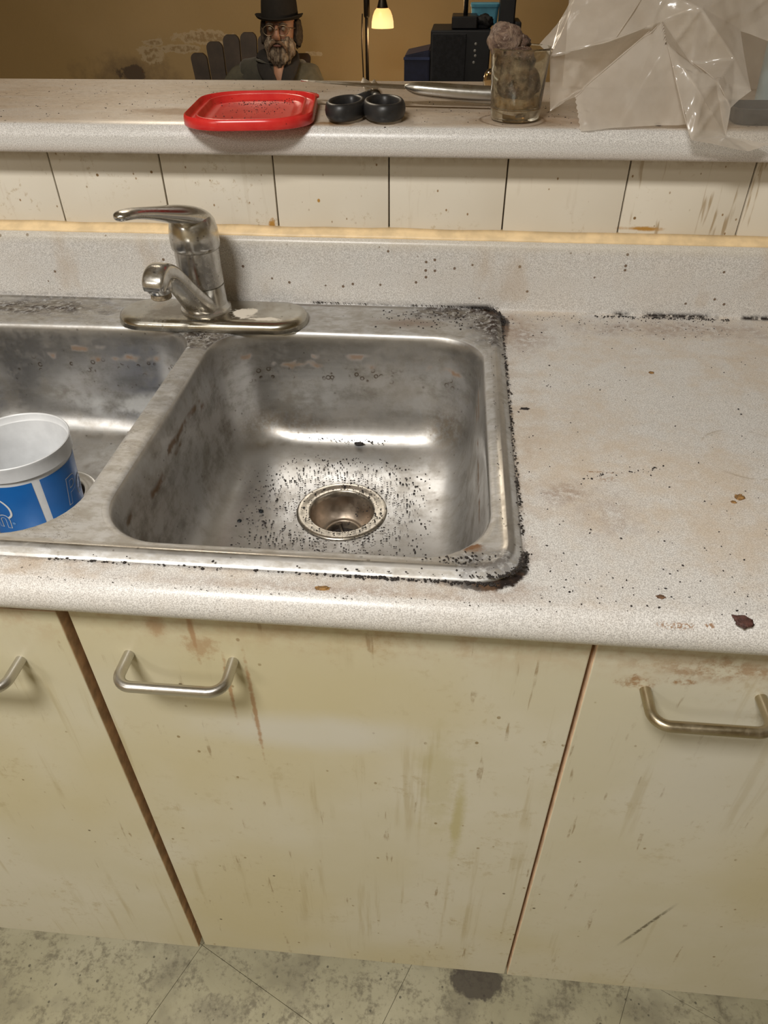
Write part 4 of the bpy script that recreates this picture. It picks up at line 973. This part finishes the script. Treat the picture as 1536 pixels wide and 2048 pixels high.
skinm = plain('weathered_skin', (0.32, 0.165, 0.11), 0.5, 0.15, 25, bump=0.2)
vest = M('grey_fleece'); n = vest.noise(12, 4); vest.base(vest.mix(n.sm(0.3, 0.7), (0.034, 0.034, 0.028), (0.060, 0.058, 0.048))); vest.set(rough=0.95, sheen=0.3); vest.bump(vest.noise(60, 4), 0.5, 0.004); vest = vest.m
sleeve = plain('grey_green_shirt', (0.075, 0.071, 0.052), 0.9, 0.25, 14, bump=0.4)
trous = plain('dark_trousers', (0.03, 0.03, 0.035), 0.9)
# body: head to feet, one surface
hx, hz = -0.540, 0.985
def B_(x, y, z): return (x, y, z)
pelvis = (-0.60, 3.60, 0.44); chest = (-0.590, 3.68, 0.68); neck0 = (-0.572, 3.67, 0.80); neck1 = (-0.552, 3.655, 0.865)
body_ch = [[(pelvis, (.14, .11)), ((-0.60, 3.65, 0.56), (.135, .10)), (chest, (.145, .105)), ((-0.580, 3.68, 0.765), (.105, .075)), (neck0, .055), (neck1, .052), ((-0.543, 3.645, 0.925), (.062, .075)), ((-0.541, 3.65, 0.985), (.074, .088)), ((-0.541, 3.66, 1.045), (.072, .085)), ((-0.541, 3.665, 1.085), (.045, .055))]]
for s in (-1, 1):
    sh = (-0.600 + s * 0.175, 3.68, 0.790)
    body_ch.append([((-0.580, 3.68, 0.765), (.105, .075)), (sh, .052), ((-0.590 + s * 0.235, 3.60, 0.58), .042), ((-0.590 + s * 0.22, 3.38, 0.60), .034), ((-0.590 + s * 0.20, 3.30, 0.605), .024)])
    body_ch.append([(pelvis, (.14, .11)), ((-0.60 + s * 0.10, 3.50, 0.43), .085), ((-0.60 + s * 0.15, 3.10, 0.46), .058), ((-0.60 + s * 0.15, 3.06, 0.24), .050), ((-0.60 + s * 0.15, 3.08, 0.08), .036), ((-0.60 + s * 0.155, 2.97, 0.04), .034)])
body = skinfig('body', body_ch, skinm, pe)
# face relief pushed out of the head surface
for v in body.data.vertices:
    p = v.co + parent_loc(pe); dx = p.x - hx
    if p.z > 0.90 and p.y < 3.645:
        def g(cx, cz, sx, sz_): return math.exp(-((dx - cx) / sx) ** 2 - ((p.z - cz) / sz_) ** 2)
        k_ = 0.012 * g(0, 1.018, .05, .010) - 0.012 * (g(-.032, 0.998, .016, .011) + g(.032, 0.998, .016, .011)) + 0.009 * (g(-.04, .968, .018, .014) + g(.04, .968, .018, .014))
        v.co.y -= k_
bm = bmesh.new()   # nose
loft(bm, [(hx + .001, 3.566, 1.008), (hx + .002, 3.552, 0.990), (hx + .003, 3.538, 0.972), (hx + .003, 3.536, 0.962), (hx + .003, 3.556, 0.954)], [.008, .010, .014, .017, .012], [.012, .012, .012, .010, .006], up=(0, -1, 0.3), n=14)
link('nose', bm, skinm, parent=pe)
for s in (-1, 1):
    bm = bmesh.new(); bmesh.ops.create_uvsphere(bm, u_segments=16, v_segments=10, radius=0.0115); bmesh.ops.translate(bm, verts=bm.verts, vec=(hx + s * .031, 3.572, 0.997))
    link('eye', bm, plain('eye_white_dark', (0.20, 0.16, 0.13), 0.2), parent=pe)
    bm = bmesh.new(); loft(bm, [(hx + s * .014, 3.556, 1.014), (hx + s * .032, 3.555, 1.019), (hx + s * .050, 3.566, 1.012)], [.004, .006, .003], [.004, .006, .003], up=(0, -1, 0), n=8); link('eyebrow', bm, plain('grey_brow_hair', (0.13, 0.10, 0.08), 0.9), parent=pe)
    bm = bmesh.new(); bmesh.ops.create_uvsphere(bm, u_segments=14, v_segments=10, radius=1); bmesh.ops.scale(bm, verts=bm.verts, vec=(.010, .017, .030)); bmesh.ops.translate(bm, verts=bm.verts, vec=(hx + s * .079, 3.655, 0.985)); link('ear', bm, skinm, parent=pe)
# beard, moustache and hair
bm_m = M('grizzled_beard'); n = bm_m.noise(50, 5, 0.7, st=(1.6, 1, 0.35)); bm_m.base(bm_m.mix(n.sm(0.38, 0.64), (0.10, 0.07, 0.05), (0.40, 0.33, 0.26))); bm_m.set(rough=0.9); bm_m.bump(n, 1.0, 0.01); beardm = bm_m.m
bm = bmesh.new(); bmesh.ops.create_icosphere(bm, subdivisions=5, radius=1.0)
for v in bm.verts:
    d = v.co.copy(); w_ = 1 + 0.16 * mnoise.fractal(Vector((d.x * 4, d.y * 4, d.z * 1.3)), 1, 2, 4)
    tz = -0.088 if d.z < 0 else 0.050
    q = Vector((d.x * .074 * w_ * (1 if d.z > 0 else 1 + 0.18 * d.z), d.y * .058 * w_, abs(d.z) * tz * w_))
    v.co = Vector((hx + .001, 3.600, 0.925)) + q
    if v.co.z > 0.950 and abs(v.co.x - hx) < 0.035: v.co.y += 0.05 * min(1, (v.co.z - 0.950) / .012)
link('beard', bm, beardm, parent=pe)
for s in (-1, 1):
    bm = bmesh.new(); lp = smooth_path([(hx + .002, 3.544, 0.949, .006, .008), (hx + s * .018, 3.541, 0.944, .008, .009), (hx + s * .036, 3.550, 0.925, .007, .008), (hx + s * .042, 3.556, 0.905, .003, .004)], 4)
    loft(bm, [q[:3] for q in lp], [q[3] for q in lp], [q[4] for q in lp], up=(0, -1, 0), n=10); jitter(bm, .002, 90); link('moustache', bm, plain('brown_grey_moustache', (0.16, 0.10, 0.065), 0.9, .4, 90), parent=pe)
    bm = bmesh.new(); bmesh.ops.create_icosphere(bm, subdivisions=4, radius=1.0)
    for v in bm.verts:
        d = v.co.copy(); w_ = 1 + 0.22 * mnoise.fractal(Vector((d.x * 3 + s, d.y * 4, d.z * 1.5)), 1, 2, 4)
        v.co = Vector((hx + s * .078, 3.672, 0.960)) + Vector((d.x * .022 * w_, d.y * .055 * w_, d.z * .060 * w_ + .012))
    link('side_hair', bm, plain('dark_grey_hair', (0.055, 0.042, 0.032), 0.95, .3, 70, bump=.8), parent=pe)
bm = bmesh.new(); bmesh.ops.create_uvsphere(bm, u_segments=16, v_segments=8, radius=1); bmesh.ops.scale(bm, verts=bm.verts, vec=(.020, .006, .0055)); bmesh.ops.translate(bm, verts=bm.verts, vec=(hx + .001, 3.539, 0.932)); link('mouth', bm, plain('lips', (0.13, 0.05, 0.04), 0.6), parent=pe)
# glasses
gm = plain('thin_wire_frame', (0.35, 0.28, 0.20), 0.3, metal=0.8)
def ring3(cx, cy, cz, rx, rz, r, name, mat):
    bm = bmesh.new(); rings = []
    for i in range(29):
        a = 2 * PI * i / 28; q = Vector((cx + rx * math.cos(a), cy, cz + rz * math.sin(a))); o_ = Vector((math.cos(a), 0, math.sin(a)))
        rings.append([q + o_ * (r * math.cos(b)) + Vector((0, r * math.sin(b), 0)) for b in [2 * PI * k / 8 for k in range(8)]])
    skin_rings(bm, rings); bmesh.ops.remove_doubles(bm, verts=bm.verts, dist=1e-6); return link(name, bm, mat, parent=gl_o)
gl_o = bpy.data.objects.new('eyeglasses', None); C.objects.link(gl_o); gl_o.parent = pe
for s in (-1, 1):
    ring3(hx + s * .033, 3.540, 0.992, .027, .020, .0014, 'lens_rim', gm)
    bm = bmesh.new(); loft(bm, [(hx + s * .060, 3.541, 0.997), (hx + s * .078, 3.60, 0.997), (hx + s * .080, 3.66, 0.992)], [.0014] * 3, [.0014] * 3, n=8); link('temple_arm', bm, gm, parent=gl_o)
bm = bmesh.new(); loft(bm, [(hx - .007, 3.540, 0.996), (hx, 3.535, 0.999), (hx + .007, 3.540, 0.996)], [.0014] * 3, [.0014] * 3, up=(0, 1, 0), n=8); link('bridge', bm, gm, parent=gl_o)
# hat
felt = plain('black_felt', (0.009, 0.007, 0.006), 0.85, 0.2, 40)
hat = bpy.data.objects.new('brimmed_hat', None); C.objects.link(hat); hat.parent = pe
bm = bmesh.new(); rings = []
for r, z in ((0.086, 1.028), (0.087, 1.045), (0.084, 1.085), (0.079, 1.125), (0.070, 1.145), (0.048, 1.153), (0.012, 1.150)):
    rings.append([(hx + r * math.cos(a), 3.655 + r * 1.14 * math.sin(a), z + 0.004 * math.cos(a)) for a in [2 * PI * k / 40 for k in range(40)]])
skin_rings(bm, rings, cap1=True); link('crown', bm, felt, parent=hat)
bm = bmesh.new(); rings = []
for r, dz in ((0.084, 0.0), (0.095, -.004), (0.106, 0.000), (0.112, 0.008), (0.1135, 0.010), (0.112, 0.0125), (0.105, 0.004), (0.095, 0.000), (0.084, 0.005)):
    rings.append([(hx - .002 + r * math.cos(a), 3.655 + r * 1.10 * math.sin(a), 1.033 + dz + (0.010 * (abs(math.cos(a)) ** 2) - 0.006) * ((r - .084) / .03) * 1.5) for a in [2 * PI * k / 40 for k in range(40)]])
skin_rings(bm, rings); link('brim', bm, felt, parent=hat)
# clothes follow the body
def swell(ch, dr): return [[(p, tuple(q + dr for q in (r if isinstance(r, tuple) else (r, r)))) for p, r in c_] for c_ in ch]
shirt_ch = [[((-0.60, 3.60, 0.42), (.170, .140)), ((-0.60, 3.64, 0.54), (.170, .135)), ((-0.595, 3.68, 0.66), (.165, .120)), ((-0.590, 3.685, 0.775), (.115, .085))]]
for s in (-1, 1):
    shirt_ch.append([((-0.590, 3.685, 0.775), (.115, .085)), ((-0.600 + s * 0.180, 3.685, 0.785), .078), ((-0.600 + s * 0.265, 3.60, 0.60), .068), ((-0.590 + s * 0.225, 3.38, 0.60), .048), ((-0.590 + s * 0.21, 3.335, 0.603), .043)])
skinfig('shirt_sleeves', shirt_ch, sleeve, pe)
vest_ch = [[((-0.60, 3.565, 0.36), (.175, .150)), ((-0.60, 3.60, 0.44), (.195, .165)), ((-0.60, 3.655, 0.56), (.185, .150)), ((-0.595, 3.685, 0.68), (.185, .125)), ((-0.590, 3.69, 0.775), (.165, .100)), ((-0.580, 3.695, 0.835), (.105, .075))]]
for s in (-1, 1): vest_ch.append([((-0.590, 3.69, 0.775), (.165, .100)), ((-0.600 + s * 0.125, 3.69, 0.800), .082), ((-0.600 + s * 0.165, 3.688, 0.790), .080)])
skinfig('vest', vest_ch, vest, pe)
colm = plain('dark_collar_cloth', (0.020, 0.018, 0.018), 0.9)
for s in (-1, 1):      # collar and lapels in a V, patch of skin between
    bm = bmesh.new(); lp = smooth_path([(-0.566 + s * .055, 3.700, 0.885, .026, .010), (-0.562 + s * .076, 3.640, 0.875, .032, .010), (-0.556 + s * .064, 3.585, 0.835, .034, .010), (-0.548 + s * .038, 3.556, 0.785, .028, .010), (-0.544 + s * .014, 3.546, 0.725, .018, .008)], 5)
    loft(bm, [q[:3] for q in lp], [q[3] for q in lp], [q[4] for q in lp], up=(0, -1, .2), n=12, p=3); link('collar', bm, colm, parent=pe)
bm = bmesh.new(); lp = smooth_path([(-0.545, 3.60, 0.850, .035, .018), (-0.545, 3.578, 0.805, .028, .014), (-0.544, 3.566, 0.760, .014, .008), (-0.543, 3.562, 0.735, .003, .004)], 4)
loft(bm, [q[:3] for q in lp], [q[3] for q in lp], [q[4] for q in lp], up=(0, -1, 0), n=14); link('bare_chest', bm, plain('warm_skin', (0.42, 0.22, 0.14), 0.5), parent=pe)
trou_ch = []
for s in (-1, 1): trou_ch.append([((-0.60, 3.60, 0.45), (.180, .150)), ((-0.60 + s * 0.10, 3.50, 0.43), .118), ((-0.60 + s * 0.15, 3.10, 0.46), .070), ((-0.60 + s * 0.15, 3.06, 0.24), .062), ((-0.60 + s * 0.15, 3.075, 0.10), .056)])
skinfig('trousers', trou_ch, trous, pe)
for s in (-1, 1):
    bm = bmesh.new(); x = -0.60 + s * .15; lp = smooth_path([(x, 3.13, .045, .036, .040), (x, 3.06, .045, .042, .043), (x, 2.97, .036, .045, .032), (x, 2.90, .028, .038, .024), (x, 2.875, .024, .018, .014)], 4)
    loft(bm, [q[:3] for q in lp], [q[3] for q in lp], [q[4] for q in lp], n=18, p=2.4); link('shoe', bm, MAT['black'], parent=pe)
    # hand on the armrest: palm, four fingers and a thumb
    hxx = -0.590 + s * 0.20; ho = bpy.data.objects.new('hand', None); C.objects.link(ho); ho.parent = pe
    bm = bmesh.new(); loft(bm, [(hxx, 3.31, .603), (hxx, 3.27, .598), (hxx, 3.22, .590)], [.022, .036, .038], [.016, .014, .011], n=16, p=2.6); link('palm', bm, skinm, parent=ho)
    for k_, (ln, dx) in enumerate(((.058, -.029), (.068, -.010), (.064, .010), (.050, .028))):
        bm = bmesh.new(); loft(bm, [(hxx + dx, 3.228, .590), (hxx + dx * 1.1, 3.228 - ln * .5, .588), (hxx + dx * 1.12, 3.228 - ln * .85, .576), (hxx + dx * 1.1, 3.228 - ln, .568)], [.0088, .0084, .0076, .005], [.0088, .0082, .0074, .005], n=10); link('finger', bm, skinm, parent=ho)
    bm = bmesh.new(); loft(bm, [(hxx - s * .028, 3.285, .596), (hxx - s * .050, 3.25, .590), (hxx - s * .056, 3.215, .580)], [.012, .010, .006], [.011, .010, .006], n=10); link('thumb', bm, skinm, parent=ho)

# floor lamp with a drooping arm and a glowing amber shade
lm = thing('floor_lamp', 'tall dark floor lamp with a glowing amber bell shade near the far wall', 'lamp', (-0.112, 3.5, 0.0))
dm = plain('dark_bronze_metal', (0.020, 0.015, 0.010), 0.45, metal=0.6)
bm = bmesh.new(); lathe(bm, [(0.13, 0.0), (0.13, 0.012), (0.11, 0.022), (0.03, 0.03), (0.012, 0.05)], (-0.110, 3.5), 40, cap0=True, cap1=True); link('lamp_base', bm, dm, parent=lm)
bm = bmesh.new(); loft(bm, [(-0.110, 3.5, 0.03), (-0.109, 3.5, 0.9), (-0.105, 3.5, 1.60)], [.0078] * 3, [.0078] * 3, up=(0, 1, 0), n=14); link('pole', bm, dm, parent=lm)
bm = bmesh.new(); lathe(bm, [(0.011, 1.045), (0.0135, 1.052), (0.0135, 1.14), (0.010, 1.15)], (-0.107, 3.497), 24, cap0=True, cap1=True); link('dimmer_sleeve', bm, dm, parent=lm)
bm = bmesh.new(); loft(bm, smooth_path([(-0.126, 3.488, 1.06), (-0.130, 3.486, 0.95), (-0.127, 3.488, 0.80), (-0.128, 3.49, 0.5), (-0.14, 3.5, 0.03)], 6), [.003] * 25, [.003] * 25, up=(0, 1, 0), n=8); link('power_cord', bm, dm, parent=lm)
bm = bmesh.new(); arm_p = smooth_path([(-0.105, 3.5, 1.55), (-0.085, 3.5, 1.60), (-0.050, 3.5, 1.58), (-0.037, 3.5, 1.50), (-0.036, 3.5, 1.11)], 6); loft(bm, arm_p, [.006] * len(arm_p), [.006] * len(arm_p), up=(0, 1, 0), n=10); link('arm', bm, dm, parent=lm)
bm = bmesh.new(); lathe(bm, [(0.008, 1.125), (0.016, 1.112), (0.024, 1.084), (0.026, 1.078)], (-0.036, 3.5), 28, cap0=True, cap1=True); link('socket_cap', bm, dm, parent=lm)
m = M('glowing_amber_glass'); zz = m.z.sm(-0.075 + 1.080, 1.080)
m.base((0.95, 0.62, 0.25)); m.set(rough=0.4)
e = m.mix(m.z.sm(1.020, 1.078), (1.0, 0.66, 0.28), (0.95, 0.48, 0.16)); m.nt.links.new(e, m.b.inputs['Emission Color']); m.set(es=1.15)
bm = bmesh.new(); lathe(bm, [(0.026, 1.080), (0.036, 1.070), (0.044, 1.052), (0.0490, 1.030), (0.0505, 1.008), (0.0500, 1.006), (0.0480, 1.008), (0.0465, 1.030), (0.0415, 1.050), (0.034, 1.067), (0.025, 1.077)], (-0.036, 3.5), 48); 
mm = m.m; o = link('lamp_shade', bm, mm, parent=lm)
# shade's material sees coordinates relative to the lamp base, whose height is the floor's
bm = bmesh.new(); bmesh.ops.create_uvsphere(bm, u_segments=20, v_segments=12, radius=0.020); bmesh.ops.translate(bm, verts=bm.verts, vec=(-0.036, 3.5, 1.030))
m = M('lit_bulb'); m.base((1, 0.9, 0.7)); m.b.inputs['Emission Color'].default_value = (1.0, 0.82, 0.50, 1); m.set(es=14.0); link('bulb', bm, m.m, parent=lm)
pl = bpy.data.lights.new('lamp_glow', 'POINT'); pl.energy = 5; pl.color = (1.0, 0.66, 0.34); pl.shadow_soft_size = 0.05
po = bpy.data.objects.new('lamp_glow', pl); C.objects.link(po); po.location = (-0.036, 3.5, 0.985)

# black tower cabinet and what stands on it
bt = thing('speaker_cabinet', 'tall black box-shaped cabinet behind the ledge, left of the stuffed glass', 'cabinet', (0.33, 2.7, 0.0))
bxm = plain('black_satin_board', (0.010, 0.011, 0.014), 0.45, 0.2, 20)
def yawbox(x0, x1, y0, y1, z0, z1, yaw, bev=0.004):
    bm = mbox(x0, x1, y0, y1, z0, z1, bev=bev); bmesh.ops.rotate(bm, verts=bm.verts, cent=((x0 + x1) / 2, y0, 0), matrix=Matrix.Rotation(yaw, 3, 'Z')); return bm
link('cabinet_body', yawbox(0.215, 0.425, 2.60, 2.86, 0.0, 1.0695, 0.0), bxm, parent=bt, smooth=False)
link('front_grille', mbox(0.222, 0.340, 2.594, 2.601, 0.10, 1.060, bev=0.002), plain('black_cloth_grille', (0.013, 0.014, 0.018), 0.9, 0.3, 90), parent=bt, smooth=False)
for z_ in (1.03, 1.01, 0.995, 0.975):
    bm = bmesh.new(); bmesh.ops.create_icosphere(bm, subdivisions=2, radius=0.004); bmesh.ops.scale(bm, verts=bm.verts, vec=(1.2, .4, 1.2)); bmesh.ops.translate(bm, verts=bm.verts, vec=(0.372 + random.uniform(-.004, .004), 2.600, z_)); link('control_knob', bm, plain('pale_grey_plastic', (0.25, 0.25, 0.25), 0.4), parent=bt)
bb = thing('storage_box', 'dark navy blue box standing low against the left side of the black cabinet', 'box', (0.165, 2.68, 0.0))
nv = plain('dark_navy_plastic', (0.012, 0.016, 0.045), 0.4, 0.2)
bm = bmesh.new(); pv = [(0.123, 2.60, 0.0), (0.2135, 2.60, 0.0), (0.2135, 2.80, 0.0), (0.123, 2.80, 0.0)]; tv = [(0.123, 2.60, 0.995), (0.2135, 2.60, 1.012), (0.2135, 2.80, 1.012), (0.123, 2.80, 0.995)]
skin_rings(bm, [pv, tv], cap0=True, cap1=True); bmesh.ops.bevel(bm, geom=bm.edges[:], offset=0.004, segments=2, affect='EDGES'); link('box_shell', bm, nv, parent=bb, smooth=False)
link('box_lid_edge', mbox(0.121, 0.2137, 2.597, 2.6, 0.982, 0.990), plain('blue_trim', (0.03, 0.045, 0.12), 0.4), parent=bb, smooth=False)
rt = thing('black_device', 'flat black electronic box with a thin upright antenna on top of the black cabinet', 'device', (0.34, 2.68, 1.070))
link('device_case', mbox(0.286, 0.375, 2.62, 2.78, 1.071, 1.1080, bev=0.004), MAT['black'], parent=rt, smooth=False)
bm = bmesh.new(); loft(bm, [(0.333, 2.66, 1.107), (0.333, 2.66, 1.30)], [.0078] * 2, [.0078] * 2, up=(0, 1, 0), n=12); link('antenna', bm, MAT['black'], parent=rt)
cl = thing('crumpled_black_cloth', 'rumpled black cloth heap beside the device on the black cabinet', 'cloth', (0.40, 2.66, 1.070))
bm = lump(0.397, 2.672, 1.088, 0.034, 1.0, 1.0, .62, 31, .35)
for v in bm.verts: v.co.z = max(v.co.z, 1.0705)
link('cloth_heap', bm, plain('black_cloth', (0.012, 0.012, 0.013), 0.8, bump=.4), parent=cl)
tc = thing('blue_tub', 'small light blue plastic tub behind the black device', 'tub', (0.40, 2.78, 1.070))
bm = bmesh.new(); skin_rings(bm, [[(x, y, z) for x, y in rrect(0.353 - d, 0.452 + d, 2.77 - d, 2.85 + d, 0.012)] for d, z in ((-.004, 1.0705), (0, 1.125), (0.002, 1.1255), (0.003, 1.134), (0.0, 1.136))], cap0=True, cap1=True)
link('tub_shell', bm, plain('light_blue_plastic', (0.10, 0.33, 0.47), 0.4), parent=tc, smooth=False)
tw = thing('black_tower', 'narrow black upright tower standing to the right behind the black cabinet', 'speaker', (0.48, 2.75, 0.0))
link('tower_body', mbox(0.452, 0.505, 2.66, 2.78, 0.0, 1.42, bev=0.005), bxm, parent=tw, smooth=False)
link('tower_side', mbox(0.506, 0.527, 2.62, 2.80, 0.0, 1.092, bev=0.004), bxm, parent=tw, smooth=False)
